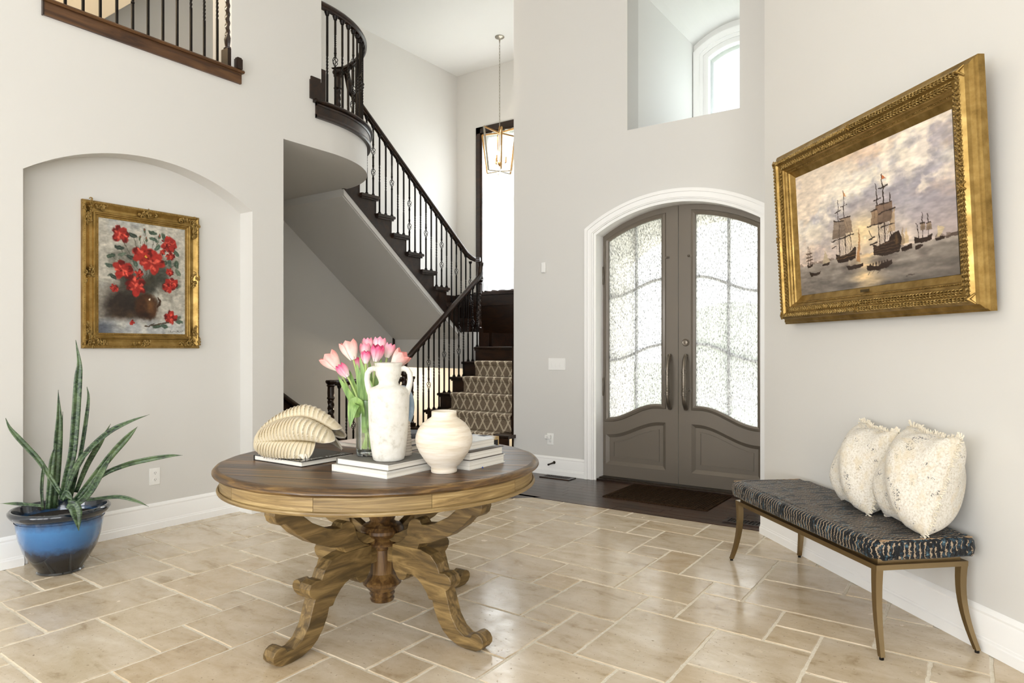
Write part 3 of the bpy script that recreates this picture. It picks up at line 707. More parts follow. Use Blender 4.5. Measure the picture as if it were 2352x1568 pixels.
# ------------------------------------------------------------------ balustrades
def square_bar(mb, z0, z1, tw=None, a=.0072):
    zs = [z0]
    if tw:
        n = 16; zs += [tw[0] + (tw[1] - tw[0]) * k / n for k in range(n + 1)]
    zs.append(z1); prev = None
    for z in zs:
        ph = 0
        if tw and tw[0] <= z <= tw[1]: ph = (z - tw[0]) / (tw[1] - tw[0]) * PI * 3
        elif tw and z > tw[1]: ph = PI * 3
        b = mb.ring([(a * 1.41 * math.cos(PI / 4 + ph + q * PI / 2), a * 1.41 * math.sin(PI / 4 + ph + q * PI / 2), z) for q in range(4)], prev)
        if prev is None: mb.f.append((b + 3, b + 2, b + 1, b))
        prev = b
    mb.f.append((prev, prev + 1, prev + 2, prev + 3))
_bk = MB()
for q in range(4):
    _bk.tube([(.024 * math.sin(PI * k / 12) * math.cos(q * PI / 2 + 3.6 * k / 12), .024 * math.sin(PI * k / 12) * math.sin(q * PI / 2 + 3.6 * k / 12), -.05 + .10 * k / 12) for k in range(13)], .0034, 5)
for z_ in (-.072, .072): _bk.lathe([(.009, -.008), (.0125, -.004), (.0125, .004), (.009, .008)], 8, (0, 0, z_))
BASKET = _bk.mesh('basket'); BASKET.materials.append(IRON)
def baluster(par, x, y, z0, z1, kind):
    L = z1 - z0; mb = MB(); mb.box(-.014, .014, -.014, .014, 0, .012); mb.box(-.011, .011, -.011, .011, .012, .026); mb.lathe([(.016, L - .03), (.02, L - .015), (.026, L)], 10)
    bz = {0: [], 1: [.52 * L], 2: [.34 * L, .64 * L]}[kind]
    if kind == 0: square_bar(mb, .02, L - .01, (.40 * L, .62 * L) if int(x * 977 + y * 613) % 2 else (.34 * L, .54 * L))
    elif kind == 1: square_bar(mb, .02, bz[0] - .048); square_bar(mb, bz[0] + .048, L - .01, (bz[0] + .12, L - .16))
    else: square_bar(mb, .02, bz[0] - .048); square_bar(mb, bz[0] + .048, bz[1] - .048, (bz[0] + .09, bz[1] - .09)) if bz[1] - bz[0] > .25 else square_bar(mb, bz[0] + .048, bz[1] - .048); square_bar(mb, bz[1] + .048, L - .01)
    for z_ in bz: mb.lathe([(.0024, z_ - .06), (.0024, z_ + .06)], 6)
    o = obj('baluster', mb, IRON, par, loc=(x, y, z0))
    for z_ in bz: obj('basket', BASKET, IRON, o, loc=(0, 0, z_))
    return o
RAILP = [(-.018, -.028), (.018, -.028), (.02, -.016), (.032, -.008), (.034, .008), (.024, .024), (.008, .03), (-.008, .03), (-.024, .024), (-.034, .008), (-.032, -.008), (-.02, -.016)]
def rope(z0, z1, r=.03, n=14):
    mb = MB(); m_ = int((z1 - z0) / .012); prev = None
    for k in range(m_ + 1):
        z = z0 + (z1 - z0) * k / m_
        b = mb.ring([((r + .006 * math.cos(3 * (2 * PI * q / n) + z * 95)) * math.cos(2 * PI * q / n), (r + .006 * math.cos(3 * (2 * PI * q / n) + z * 95)) * math.sin(2 * PI * q / n), z) for q in range(n)], prev); prev = b
    return mb
def newel(par, x, y, z0, z1, blk=.22):
    L = z1 - z0; o = obj('newel', MB().box(-.043, .043, -.043, .043, 0, blk).lathe([(.04, blk), (.044, blk + .01), (.03, blk + .02), (.036, blk + .045), (.04, blk + .08), (.026, blk + .12), (.026, L - .21), (.03, L - .2), (.042, L - .185), (.034, L - .17), (.036, L - .13), (.034, L - .07), (.044, L - .055), (.036, L - .04)], 20), DARK, par, loc=(x, y, z0))
    obj('rope_shaft', rope(blk + .11, L - .19), DARK, o)
    obj('cap', MB().lathe([(.036, L - .045), (.05, L - .03), (.056, L - .015), (.05, L), (.0, L + .004)], 20), DARK, o)
    return o
# lower flight
t = thing('balustrade', 'dark balustrade of the carpeted lower stair flight', 'railing', (0, 0, 0))
rl = lambda y: 1.255 + .773 * (y - 5.777)
p = [(-5.40, 5.60, 1.175), (-5.40, 5.66, 1.178), (-5.40, 5.71, 1.195), (-5.40, 5.76, rl(5.76) - .0), (-5.40, 6.75, rl(6.75)), (-5.40, 6.95, rl(6.95) - .0), (-5.40, 7.0, rl(6.95) + .05), (-5.40, 7.02, rl(6.95) + .10), (-5.40, 7.03, rl(6.95) + .17)]
obj('handrail', MB().sweep(p, RAILP), DARK, t)
newel(t, -5.40, 5.62, RZ, 1.17, .2)
i = 0
y = ly(2) + .06
while y < ly(7) + .02:
    k = max(2, min(7, int((y - Y2) / G1) + 2)); baluster(t, -5.40, y, RZ * k, rl(y) - .028, (0, 0, 2, 0, 0, 1)[i % 6]); i += 1; y += G1 / 2.5
newel(t, -5.50, 7.12, RZ * 7, 2.19, .24)
# upper flight
t = thing('balustrade', 'long sloping balustrade of the upper stair flight', 'railing', (0, 0, 0))
ru = lambda y: 3.97 - .765 * (y - 5.116)
p = [(UX, 4.93, 4.24), (UX, 4.97, 4.22), (UX, 5.02, ru(5.02) + .0), (UX, 6.3, ru(6.3)), (UX, 7.0, ru(7.0)), (UX + .01, 7.1, ru(7.08) + .012), (UX + .03, 7.16, ru(7.09)), (UX + .09, 7.19, ru(7.09))]
obj('handrail', MB().sweep(p, RAILP), DARK, t)
i = 0; y = 5.16
obj('rail_drop', MB().lathe([(.03, 0), (.034, .03), (.024, .06), (.03, .10), (.022, .16), (.034, .2), (.04, .23), (.03, .25)], 16), DARK, t, loc=(UX + .10, 7.19, 2.18))
while y < 7.1:
    k = max(9, min(17, 17 - int((y - uy(17)) / G2) if y < uy(17) else 16 - int((y - uy(17)) / G2)))
    baluster(t, UX, y, RZ * k, ru(y) - .028, (0, 0, 2, 0, 0, 1)[i % 6]); i += 1; y += G2 / 2.5
# balcony
t = thing('balustrade', 'curved balustrade around the rounded upper balcony', 'railing', (0, 0, 0))
RB = BR - .045
bp_ = [(XL - .035, 3.70, 4.245), (XL - .035, 3.95, 4.245)] + [(x, y, 4.245) for x, y in arc(RB + .01, 4, 88, 22)] + [(UX, 4.93, 4.24)]
obj('handrail', MB().sweep(bp_, RAILP), DARK, t)
newel(t, -5.66, 4.88, 3.36, 4.22, .2)
obj('wall_post', MB().box(-.02, .03, -.06, .06, 0, .16).box(-.014, .024, -.05, .05, .16, .19), DARK, t, loc=(XL - .01, 3.80, 3.388), smooth=False)
obj('wall_post', MB().box(-.04, .0, -.03, .03, 0, .3), DARK, t, loc=(XL - .02, 3.90, 3.388), smooth=False)
for i in range(16):
    a = R(1 + i * 5.6); baluster(t, BC[0] + RB * math.cos(a), BC[1] + RB * math.sin(a), 3.388, 4.217, (0, 1, 0, 0, 2, 0)[i % 6])
# guard rail round the basement stair
t = thing('balustrade', 'low balustrade guarding the basement stair opening', 'railing', (0, 0, 0))
obj('handrail', MB().sweep([(-5.53, 4.68, .925), (-5.53, 5.86, .925)], RAILP), DARK, t)
newel(t, -5.53, 4.68, 0, .955, .2); newel(t, -5.53, 5.86, .372, .955, .04)
for i in range(11): baluster(t, -5.53, 4.79 + .096 * i, .0, .895, (0, 0, 1, 0, 0, 2)[i % 6])
obj('shoe_rail', MB().box(-5.58, -5.46, 4.62, 5.9, -.005, .018), DARK, t, smooth=False)
# interior opening with ledge, upper left
lg = sgroup('trim_5', 'walnut ledge board under the upper wall opening')
obj('apron_board', MB().box(XL, XL + .02, 1.762, 3.09, 3.295, 3.378), APRONW, lg, smooth=False)
obj('ledge_cap', MB().sweep([(XL + .0, 1.755, 3.386), (XL + .0, 3.105, 3.386)], [(-.26, -.011), (.034, -.011), (.042, 0), (.034, .011), (-.26, .011)]), APRONW, lg)
obj('end_return', MB().box(XL, XL + .024, 1.755, 1.762, 3.292, 3.378), DARK, lg, smooth=False)
t = thing('balustrade', 'balustrade on the walnut ledge, upper left wall', 'railing', (0, 0, 0))
for i in range(11): baluster(t, -4.74, 1.905 + .1028 * i, 3.397, 4.25, (0, 0, 0, 0, 2, 0, 0, 1, 0, 0, 0)[i] if i not in (8, 9, 10) else 0)
newel(t, -4.74, 3.035, 3.397, 4.30, .15)
obj('wall_post', MB().box(-.022, .022, -.022, .022, 0, .075).box(-.017, .017, -.017, .017, .075, .085), DARK, t, loc=(-4.665, 3.06, 3.397), smooth=False)
obj('handrail', MB().sweep([(-4.74, 1.80, 4.275), (-4.74, 3.03, 4.275)], RAILP), DARK, t)

# ------------------------------------------------------------------ pendant lantern over the stairs
t = thing('pendant_lantern', 'hexagonal brass pendant lantern hanging over the stairs', 'lamp', (-5.48, 7.56, 3.68))
NICK = NT('brushed_nickel').set(color='#A8A296', rough=.35, metal=.9).m; GLBR = NT('warm_lantern_brass').set(color='#B08A58', rough=.3, metal=.9).m
TOPR, BOTR, LH_ = .262, .185, .585
hx_ = [R(12 + 60 * k) for k in range(6)]
for k, a in enumerate(hx_):
    p0 = Vector((BOTR * math.cos(a), BOTR * math.sin(a), .01)); p1 = Vector((TOPR * math.cos(a), TOPR * math.sin(a), LH_ - .04 * (k % 2)))
    obj('frame_bar', MB().sweep([p0, p1], [(-.011, -.008), (.011, -.008), (.011, .008), (-.011, .008)]), GLBR if k % 2 else NICK, t, smooth=False)
    obj('top_arm', MB().sweep([p1, (0, 0, LH_ - .04)], FLATP(.012, .02)), GLBR, t, smooth=False)
    obj('bottom_arm', MB().sweep([p0, (0, 0, .02)], FLATP(.012, .016)), NICK, t, smooth=False)
obj('stem', MB().lathe([(.006, .13), (.006, .55)], 8).lathe([(0, .085), (.012, .09), (.02, .11), (.026, .125), (.02, .145), (.006, .15)], 14).lathe([(.012, .53), (.022, .545), (.012, .57), (.018, .60), (.008, .64)], 14), GLBR, t)
BULB = NT('glowing_bulb').set(color='#FFE9C8', em='#FFD9A0', ems=14.0).m
for k in range(3):
    a = R(40 + 120 * k); q = (.085 * math.cos(a), .085 * math.sin(a))
    obj('candle_arm', MB().tube([(0, 0, .13), (q[0] * .6, q[1] * .6, .122), (q[0], q[1], .14)], .006, 6), GLBR, t)
    cs = obj('candle_sleeve', MB().lathe([(.016, 0), (.018, .006), (.01, .01), (.01, .085), (.0, .086)], 12), GLBR, t, loc=(q[0], q[1], .14))
    obj('bulb', MB().lathe([(.0, .086), (.009, .095), (.012, .11), (.008, .135), (0, .155)], 12), BULB, cs)
ld = bpy.data.lights.new('lantern_light', 'POINT'); ld.energy = 13; ld.color = (1, .95, .88); ld.shadow_soft_size = .09
lo_ = bpy.data.objects.new('lantern_light', ld); COL.objects.link(lo_); lo_.parent = t; lo_.location = (0, 0, .30)
cn = MB()
zc = .64
while zc < ZC - 3.68 - .05:
    od = int(round((zc - .64) / .042)) % 2
    cn.tube([((.0095 * math.cos(a) if od else 0), (0 if od else .0095 * math.cos(a)), zc + .027 + .027 * math.sin(a)) for a in [2 * PI * q / 10 for q in range(10)]], .0028, 5, closed=True); zc += .042
obj('chain', cn, NICK, t)
obj('canopy', MB().lathe([(.01, -.06), (.014, -.03), (.05, -.018), (.065, -.006), (.065, .0)], 24), NICK, t, loc=(0, 0, ZC - 3.68 - .002))

t = thing('added_ceiling_lamp', 'round ceiling lamp added out of view to warm the upper hallway', 'lamp', (-5.9, 1.6, ZC - .09))  # unseen lamp added to brighten and warm the hall behind the ledge
obj('shade', MB().lathe([(.0, 0), (.12, .01), (.16, .045), (.165, .07)], 24), NT('lit_opal_glass').set(color='#FFF3DC', em='#FFE0B0', ems=3.0).m, t); obj('ceiling_plate', MB().lathe([(.17, .07), (.17, .088)], 24), NICK, t)
ld = bpy.data.lights.new('hall_fill_lamp', 'POINT'); ld.energy = 60; ld.color = (1, .86, .66); ld.shadow_soft_size = .15
lo_ = bpy.data.objects.new('hall_fill_lamp', ld); COL.objects.link(lo_); lo_.location = (-5.9, 1.6, ZC - .25)
# warm lamp in the basement stair ceiling (under the landing)
t = thing('recessed_downlight', 'recessed warm downlight under the stair landing', 'lamp', (-6.1, 7.55, 1.015))
obj('trim_ring', MB().lathe([(.05, 0), (.075, 0), (.075, -.006), (.05, -.006)], 20), TRIM, t)
obj('lens', MB().lathe([(.0, -.003), (.05, -.003)], 20), BULB, t)
ld = bpy.data.lights.new('basement_lamp', 'POINT'); ld.energy = 26; ld.color = (1, .82, .58); ld.shadow_soft_size = .06
lo_ = bpy.data.objects.new('basement_lamp', ld); COL.objects.link(lo_); lo_.location = (-6.1, 7.55, .85)

# ------------------------------------------------------------------ round pedestal table
TC = (-2.359, 2.305); TZ = .762
t = thing('pedestal_table', 'round rustic wooden pedestal table in the middle of the foyer', 'table', (TC[0], TC[1], 0))
# plank top, planks run along the diagonal of the room
RT_ = .715; pdir = R(22)
NP = 9; pw = 2 * RT_ / NP
for k in range(NP):
    a0 = -RT_ + pw * k + .0016; a1 = a0 + pw - .0032
    n = 14; up_ = []; dn = []
    for q in range(n + 1):
        yy = a0 + (a1 - a0) * q / n; xx = math.sqrt(max(0, RT_ ** 2 - yy * yy)); up_.append((xx, yy)); dn.append((-xx, yy))
    poly = up_ + dn[::-1]
    cy = (a0 + a1) / 2
    obj('top_plank', MB().prism([(x, y - cy, TZ - .03) for x, y in poly], (0, 0, .03)), TOPW, t, smooth=False, loc=(-math.sin(pdir) * cy, math.cos(pdir) * cy, 0), rot=(0, 0, pdir))
rimp = [(.705, .728), (.705, .7605), (.715, .7615), (.724, .7600), (.735, .756), (.742, .748), (.743, .740), (.738, .733), (.728, .7285)]
mb = MB(); n = 96; prev = None; first = None
for k in range(n):
    a = 2 * PI * k / n; b = mb.ring([(r * math.cos(a), r * math.sin(a), z + .0008 * math.sin(a * 23) * (1 if i_ > 2 else 0)) for i_, (r, z) in enumerate(rimp)], prev)
    if first is None: first = b
    prev = b
for i in range(len(rimp)): j = (i + 1) % len(rimp); mb.f.append((prev + i, prev + j, first + j, first + i))
obj('rim', mb, RIMW, t)
# apron: built of segments with visible joints
NA = 10
for k in range(NA):
    a0 = 2 * PI * k / NA + .12; a1 = a0 + 2 * PI / NA - .0025; mb = MB(); prev = None
    for q in range(11):
        a = a0 + (a1 - a0) * q / 10; pr = [(.690, .662), (.712, .662), (.712, .728), (.690, .728)]
        b = mb.ring([(r * math.cos(a), r * math.sin(a), z) for r, z in pr], prev)
        if prev is None: mb.f.append((b + 3, b + 2, b + 1, b))
        prev = b
    mb.f.append((prev, prev + 1, prev + 2, prev + 3)); obj('apron', mb, PINE, t)
mb = MB(); prev = first = None
for k in range(n):
    a = 2 * PI * k / n; b = mb.ring([((.718 + .007 * math.cos(q * PI / 4)) * math.cos(a), (.718 + .007 * math.cos(q * PI / 4)) * math.sin(a), .664 + .009 * math.sin(q * PI / 4)) for q in range(8)], prev)
    if first is None: first = b
    prev = b
for i in range(8): j = (i + 1) % 8; mb.f.append((prev + i, prev + j, first + j, first + i))
obj('bead', mb, PINE, t)
obj('underframe', MB().box(-.66, .66, -.05, .05, .655, .73).box(-.05, .05, -.66, .66, .655, .73), LEGW, t, smooth=False)
colp = [(.05, .088), (.054, .09), (.058, .10), (.05, .108), (.056, .116), (.06, .125), (.052, .134), (.062, .142), (.07, .152), (.075, .158), (.09, .172), (.093, .185), (.075, .205), (.066, .212), (.058, .222), (.058, .335), (.064, .345), (.06, .352), (.095, .362), (.097, .372), (.088, .38), (.07, .39), (.09, .402), (.102, .416), (.102, .43), (.09, .447), (.066, .456), (.056, .468), (.066, .49), (.07, .52), (.07, .66)]
obj('pedestal', MB().lathe(colp, 40), COLW, t, ang=25)
legp = [(0.100, 0.377), (0.096, .33), (0.104, 0.268), (0.131, 0.229), (0.146, 0.219), (0.168, 0.222), (0.185, 0.238), (0.19, 0.256), (0.224, 0.257), (0.255, .245), (0.281, 0.226), (0.31, 0.194), (0.324, 0.168), (0.345, 0.167), (0.355, 0.13), (0.379, 0.083), (0.407, 0.048), (0.44, 0.023), (0.487, 0.006), (0.539, 0.0), (0.585, 0.002), (0.612, 0.014), (0.626, 0.032), (.627, .05), (0.616, 0.068), (.6, .077), (0.584, 0.079), (0.567, 0.071), (0.559, 0.054), (0.526, 0.052), (0.487, 0.075), (0.454, 0.121), (0.434, 0.183), (0.42, 0.222), (0.436, 0.232), (0.449, .248), (0.452, 0.268), (0.44, 0.288), (0.415, 0.299), (0.386, 0.295), (0.369, 0.332), (0.331, 0.365), (0.274, 0.379), (0.194, 0.379)]
armp = [(0.105, 0.379), (0.15, 0.398), (0.178, 0.42), (0.19, 0.445), (0.196, .47), (0.204, 0.492), (0.22, .508), (0.245, 0.516), (0.267, 0.511), (0.281, 0.493), (0.32, .498), (0.359, 0.51), (0.434, 0.548), (0.5, 0.602), (.53, .63), (0.56, .648), (0.597, 0.655), (0.618, 0.635), (0.622, .612), (0.612, 0.585), (.595, .571), (0.568, 0.572), (.54, .545), (0.513, 0.517), (0.434, 0.463), (0.338, 0.421), (0.267, 0.404), (0.255, .379)]
LT = .034
for k in range(4):
    L_ = obj('leg', MB().prism([(a, -LT, b) for a, b in legp], (0, 2 * LT, 0)).box(.05, .112, -.020, .020, .285, .365), LEGW, t, smooth=False, rot=(0, 0, k * PI / 2))
    bv = L_.modifiers.new('soft_edge', 'BEVEL'); bv.width = .003; bv.segments = 2; bv.limit_method = 'ANGLE'; bv.angle_limit = R(50)
    A_ = obj('bracket', MB().prism([(a, -LT, b) for a, b in armp], (0, 2 * LT, 0)).prism([(.05, -.02, .382), (.17, -.02, .382), (.21, -.02, .47), (.09, -.02, .415)], (0, .04, 0)), LEGW, t, smooth=False, rot=(0, 0, k * PI / 2))
    bv = A_.modifiers.new('soft_edge', 'BEVEL'); bv.width = .003; bv.segments = 2; bv.limit_method = 'ANGLE'; bv.angle_limit = R(50)

# ------------------------------------------------------------------ things on the table
PAGES = NT('page_edges'); v = PAGES.coord((2, 2, 420)); PAGES.set(color=PAGES.ramp(PAGES.noise(v, 1, 2), [(.35, '#D9D3C6'), (.65, '#F3EFE6')]), rough=.8); PAGES = PAGES.m
def book(name, x0, x1, y0, y1, z0, z1, cover, label, spine='-x', pages=None, group=None):
    cx, cy = (x0 + x1) / 2, (y0 + y1) / 2; hx, hy, h = (x1 - x0) / 2, (y1 - y0) / 2, z1 - z0; th = .0028
    b = thing(name, label, 'book', (cx, cy, z0), group=group)
    obj('cover', MB().box(-hx, hx, -hy, hy, 0, th).box(-hx, hx, -hy, hy, h - th, h).box(*( (-hx, -hx + th) if spine == '-x' else (-hx, hx)), *((-hy, hy) if spine == '-x' else (hy - th, hy)), th, h - th), cover, b, smooth=False)
    obj('pages', MB().box(-hx + th + .0005 if spine == '-x' else -hx + .005, hx - .005, -hy + .005, hy - .005 if spine == '-x' else hy - th - .0005, th, h - th), pages or PAGES, b, smooth=False)
    return b
CW = plain('white_cover', '#E4E2DC', .5); CG = plain('charcoal_grey_cover', '#6E6A63', .6); CB = plain('glossy_black_cover', '#121110', .22); CBR = plain('dark_brown_cover', '#3A2F29', .45); CPK = plain('pale_pink_cover', '#DCCFC8', .6); CSL = plain('slate_cover', '#4A4D52', .6); CWG = plain('white_marbled_cover', '#D6D8D8', .35)
book('book', -2.283, -1.956, 1.937, 2.25, TZ, .789, CW, 'white book at the bottom under the amphora')
book('book', -2.27, -1.962, 1.950, 2.235, .789, .817, CG, 'grey covered book directly under the amphora')
bb = book('book', -2.80, -2.455, 1.915, 2.212, TZ, .786, CB, 'glossy black book under the shell sculpture')
# faint silver script on the black cover
SCR = plain('silver_script', '#C9C7C0', .4)
fc = bpy.data.curves.new('script_text', 'FONT'); fc.body = "Hount's  wonfeld"; fc.size = .034; fc.extrude = .0003; fc.shear = .35
fo = bpy.data.objects.new('script_tmp', fc); COL.objects.link(fo); bpy.context.view_layer.update(); me = bpy.data.meshes.new_from_object(fo); bpy.data.objects.remove(fo)
me.materials.clear(); so_ = obj('cover_script', me, SCR, bb, loc=(.135, .12, .0245), rot=(0, 0, R(-90)))
so_['kind'] = 'stuff'
book('book', -2.03, -1.807, 2.275, 2.535, TZ, .800, CW, 'thick white book at the bottom of the right stack')
book('book', -2.02, -1.812, 2.285, 2.530, .800, .837, CBR, 'dark brown book in the middle of the right stack')
book('book', -2.04, -1.850, 2.315, 2.520, .837, .872, CWG, 'white marbled book on top of the right stack')
# patterned book
t = thing('book', 'black and tan block-patterned book behind the right stack', 'book', (-2.20, 2.73, TZ))
CT = plain('tan_block_print', '#B99E6E', .6)
obj('cover', MB().box(-.13, .13, -.12, .12, .0, .066), CT, t, smooth=False)
mb = MB()
for k, (a, b, c, d) in enumerate(((-.115, -.075, .03, .062), (-.065, -.005, .008, .03), (-.06, -.02, .036, .06), (.005, .06, .03, .062), (.07, .11, .006, .05), (.01, .06, .004, .024))): mb.box(.1302, .1306, a, b, c, d)
for k in range(5):
    for q in range(4):
        if (k + q) % 2 == 0: mb.box(-.12 + .05 * k, -.075 + .05 * k, -.115 + .06 * q, -.06 + .06 * q, .0662, .0666)
obj('block_print', mb, CB, t, smooth=False)
obj('top_label', MB().box(-.12, .12, -.11, .11, .0660, .0663), plain('pale_blue_print', '#C9CFD8', .5), t, smooth=False)
book('book', -2.86, -2.56, 2.46, 2.72, TZ, .784, CPK, 'pale pink book lying at the back left of the table', spine='+y')
book('book', -2.49, -2.26, 2.40, 2.62, TZ, .788, CPK, 'blush book at the bottom of the back stack')
book('book', -2.48, -2.27, 2.41, 2.61, .788, .815, CSL, 'slate grey book in the middle of the back stack')
book('book', -2.475, -2.285, 2.42, 2.60, .815, .836, CPK, 'blush book on top of the back stack')
# slate dish on the back stack
tag(obj('dish', MB().lathe([(.0, 0), (.05, .0), (.075, .014), (.085, .028), (.080, .028), (.07, .016), (.0, .007)], 28), plain('slate_stone', '#5F636A', .7), loc=(-2.37, 2.51, .836)), 'small slate dish on the back book stack', 'dish')

CLAYW = NT('white_plaster_clay'); v = CLAYW.coord(); f = CLAYW.noise(v, 26, 6, .65); g = CLAYW.noise(v, 5, 3)
cc = CLAYW.ramp(f, [(.30, '#BDB8AC'), (.45, '#DAD7CE'), (.65, '#E4E2DC')]); CLAYW.set(color=CLAYW.mix(CLAYW.math('MULTIPLY', g, .35), cc, '#CFC9BB'), rough=.85, spec=.2); CLAYW.bump(f, .6, .006); CLAYW = CLAYW.m
CLAYC = NT('cream_bisque'); v = CLAYC.coord((3, 3, 30)); f = CLAYC.noise(v, 2.2, 5, .6); v2 = CLAYC.coord(); g = CLAYC.noise(v2, 160, 2)
cc = CLAYC.ramp(f, [(.35, '#D9CBB4'), (.55, '#E9DFCF'), (.75, '#EFE8DC')]); CLAYC.set(color=cc, rough=.75, spec=.25); CLAYC.bump(g, .25, .002); CLAYC = CLAYC.m
# amphora (handles lie across the view)
t = thing('amphora', 'tall white plaster amphora with two loop handles', 'vase', (-2.045, 2.035, .8172), R(34.9))
amp = [(.056, 0), (.063, .004), (.067, .02), (.073, .06), (.078, .11), (.081, .17), (.084, .24), (.086, .275), (.084, .290), (.074, .300), (.056, .306), (.043, .313), (.040, .322), (.044, .335), (.051, .350), (.054, .365), (.054, .384), (.0535, .390), (.0565, .393), (.0575, .402), (.054, .404), (.047, .402), (.045, .385), (.04, .36), (.03, .32)]
obj('body', MB().lathe(amp, 56, wob=lambda a, z: 1 + .012 * math.sin(2 * a + 9 * z) + .008 * math.sin(5 * a - 23 * z)), CLAYW, t, ang=60)
for sg in (-1, 1):
    obj('handle', MB().tube([(sg * .044, 0, .376), (sg * .062, 0, .380), (sg * .078, 0, .374), (sg * .088, 0, .358), (sg * .090, 0, .335), (sg * .087, 0, .312), (sg * .080, 0, .288), (sg * .072, 0, .262)], [.011, .0115, .012, .0118, .0115, .012, .0135, .012], 12), CLAYW, t)
# round vase
t = thing('round_vase', 'squat round cream vase with a short neck', 'vase', (-1.872, 2.185, TZ))
rv = [(.050, 0), (.0535, .003), (.0545, .012), (.053, .022), (.066, .034), (.083, .056), (.103, .086), (.115, .113), (.1195, .135), (.118, .155), (.109, .180), (.092, .204), (.068, .222), (.054, .231), (.0525, .236), (.053, .250), (.0525, .255), (.048, .257), (.046, .250), (.047, .235), (.07, .21), (.05, .18)]
obj('body', MB().lathe(rv, 56, wob=lambda a, z: 1 + .006 * math.sin(2 * a + 11 * z)), CLAYC, t, ang=60)
obj('foot_ring', MB().lathe([(.046, -.0), (.049, -.0), (.049, .004), (.046, .004)], 40), CLAYC, t)
# giant clam shell sculpture
SHELL = NT('crease_shaded_shell'); v = SHELL.coord(); f = SHELL.noise(v, 45, 5, .6); geo = SHELL.n.new('ShaderNodeNewGeometry')
cv = SHELL.ramp(geo.outputs['Pointiness'], [(.43, '#7E6A45'), (.495, '#CBBC9C'), (.55, '#EDE5D5')]); SHELL.set(color=SHELL.mix(SHELL.math('MULTIPLY', f, .35), cv, '#B5A37C'), rough=.5, spec=.4); SHELL.bump(f, .25, .003); SHELL = SHELL.m  # shade put into the colour: creases darker, ridges lighter
t = thing('clam_shell', 'ridged cream clam shell sculpture lying on the black book', 'sculpture', (-2.655, 2.045, .787), R(34.9))
NF = 4.0
def shell_pt(u, q):
    # u from the front edge over the top to the back edge, q from the hinge (left) to the margin (right)
    psi = R(-118 + 205 * u); q = q * (.70 + .30 * min(1, u / .34) ** .8)
    rib = abs(math.cos(PI * NF * (u - .06))) ** .75                         # big rounded folds
    nl = 21; fr_ = (q * nl + .9 * rib + .35 * math.sin(u * 9)) % 1.0
    lam = .0075 * (fr_ ** 1.8 - .4) * (.3 + .7 * rib) * (1 if .06 < q < .93 else .2)
    env = max(.0, math.sin(PI * (.015 + .70 * q))) ** .60
    droop = max(0, q - .62) / .38
    d = (.002 + .064 * q ** 1.25) * (rib - .6) + lam
    ry = (.030 + .115 * env) + d; rz = (.020 + .145 * env) * (1 - .20 * droop ** 1.5) + d
    x = -.185 + .335 * q + .045 * droop * rib + .02 * math.cos(psi) * q
    y = ry * math.sin(psi) * (1 - .12 * droop); z = .052 + rz * math.cos(psi) - (.018 * droop + .055 * droop ** 2) * rib * (1 if math.cos(psi) > -.2 else 0)
    return (x, y, max(.001, z))
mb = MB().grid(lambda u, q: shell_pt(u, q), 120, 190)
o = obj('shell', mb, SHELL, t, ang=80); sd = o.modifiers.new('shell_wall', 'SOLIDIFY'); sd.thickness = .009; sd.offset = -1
# ring sculpture on ridged base
t = thing('ring_sculpture', 'blue-grey ring on a ridged stone base behind the amphora', 'sculpture', (-2.098, 2.168, .8172), R(34.9))
mb = MB(); prf = [(.044, 0)] + [(.044 - .010 * (k / 24) + (.0025 if k % 2 else 0), .006 * (k + .5)) for k in range(24)] + [(.03, .147)]
obj('base', mb.lathe(prf, 28), NT('ridged_limestone').set(color='#CFC4B4', rough=.85).m, t)
RING = NT('blue_grey_glaze'); v = RING.coord(); RING.set(color=RING.ramp(RING.noise(v, 9, 3), [(.4, '#8296A6'), (.6, '#B7C7D3')]), rough=.3); RING = RING.m
obj('ring', MB().tube([(.034 * math.cos(a), .06 * math.cos(a), .205 + .085 * math.sin(a)) for a in [2 * PI * q / 40 for q in range(40)]], .0125, 12, closed=True), RING, t)
# glass vase with tulips
VC = Vector((-2.205, 2.075, .8172))
t = thing('glass_vase', 'clear glass cylinder vase of water holding the tulips', 'vase', tuple(VC))
VG = NT('vase_glass').set(color=(1, 1, 1), rough=.0, trans=1.0, ior=1.45)
lw = VG.add('ShaderNodeLayerWeight'); lw.inputs[0].default_value = .35; a = VG.add('ShaderNodeBsdfTransparent'); a.inputs[0].default_value = (.96, .98, .97, 1); g = VG.add('ShaderNodeBsdfGlossy'); g.inputs['Roughness'].default_value = .02
mx = VG.add('ShaderNodeMixShader'); VG.link(VG.math('MULTIPLY', lw.outputs['Fresnel'], .75), mx.inputs[0]); VG.link(a.outputs[0], mx.inputs[1]); VG.link(g.outputs[0], mx.inputs[2]); VG.link(mx.outputs[0], VG.out.inputs['Surface']); VG = VG.m
obj('glass', MB().lathe([(.0, .0), (.050, .0), (.0535, .004), (.0545, .02), (.055, .24), (.0535, .242), (.0515, .24), (.051, .03), (.045, .024), (.0, .022)], 48), VG, t)
WAT = NT('vase_water'); a = WAT.add('ShaderNodeBsdfTransparent'); a.inputs[0].default_value = (.90, .93, .80, 1); g = WAT.add('ShaderNodeBsdfGlossy'); g.inputs['Roughness'].default_value = .02; mx = WAT.add('ShaderNodeMixShader'); mx.inputs[0].default_value = .06; WAT.link(a.outputs[0], mx.inputs[1]); WAT.link(g.outputs[0], mx.inputs[2]); WAT.link(mx.outputs[0], WAT.out.inputs['Surface']); WAT = WAT.m
obj('water', MB().lathe([(.0, .025), (.048, .026), (.0505, .035), (.0505, .125), (.0, .125)], 40), WAT, t)
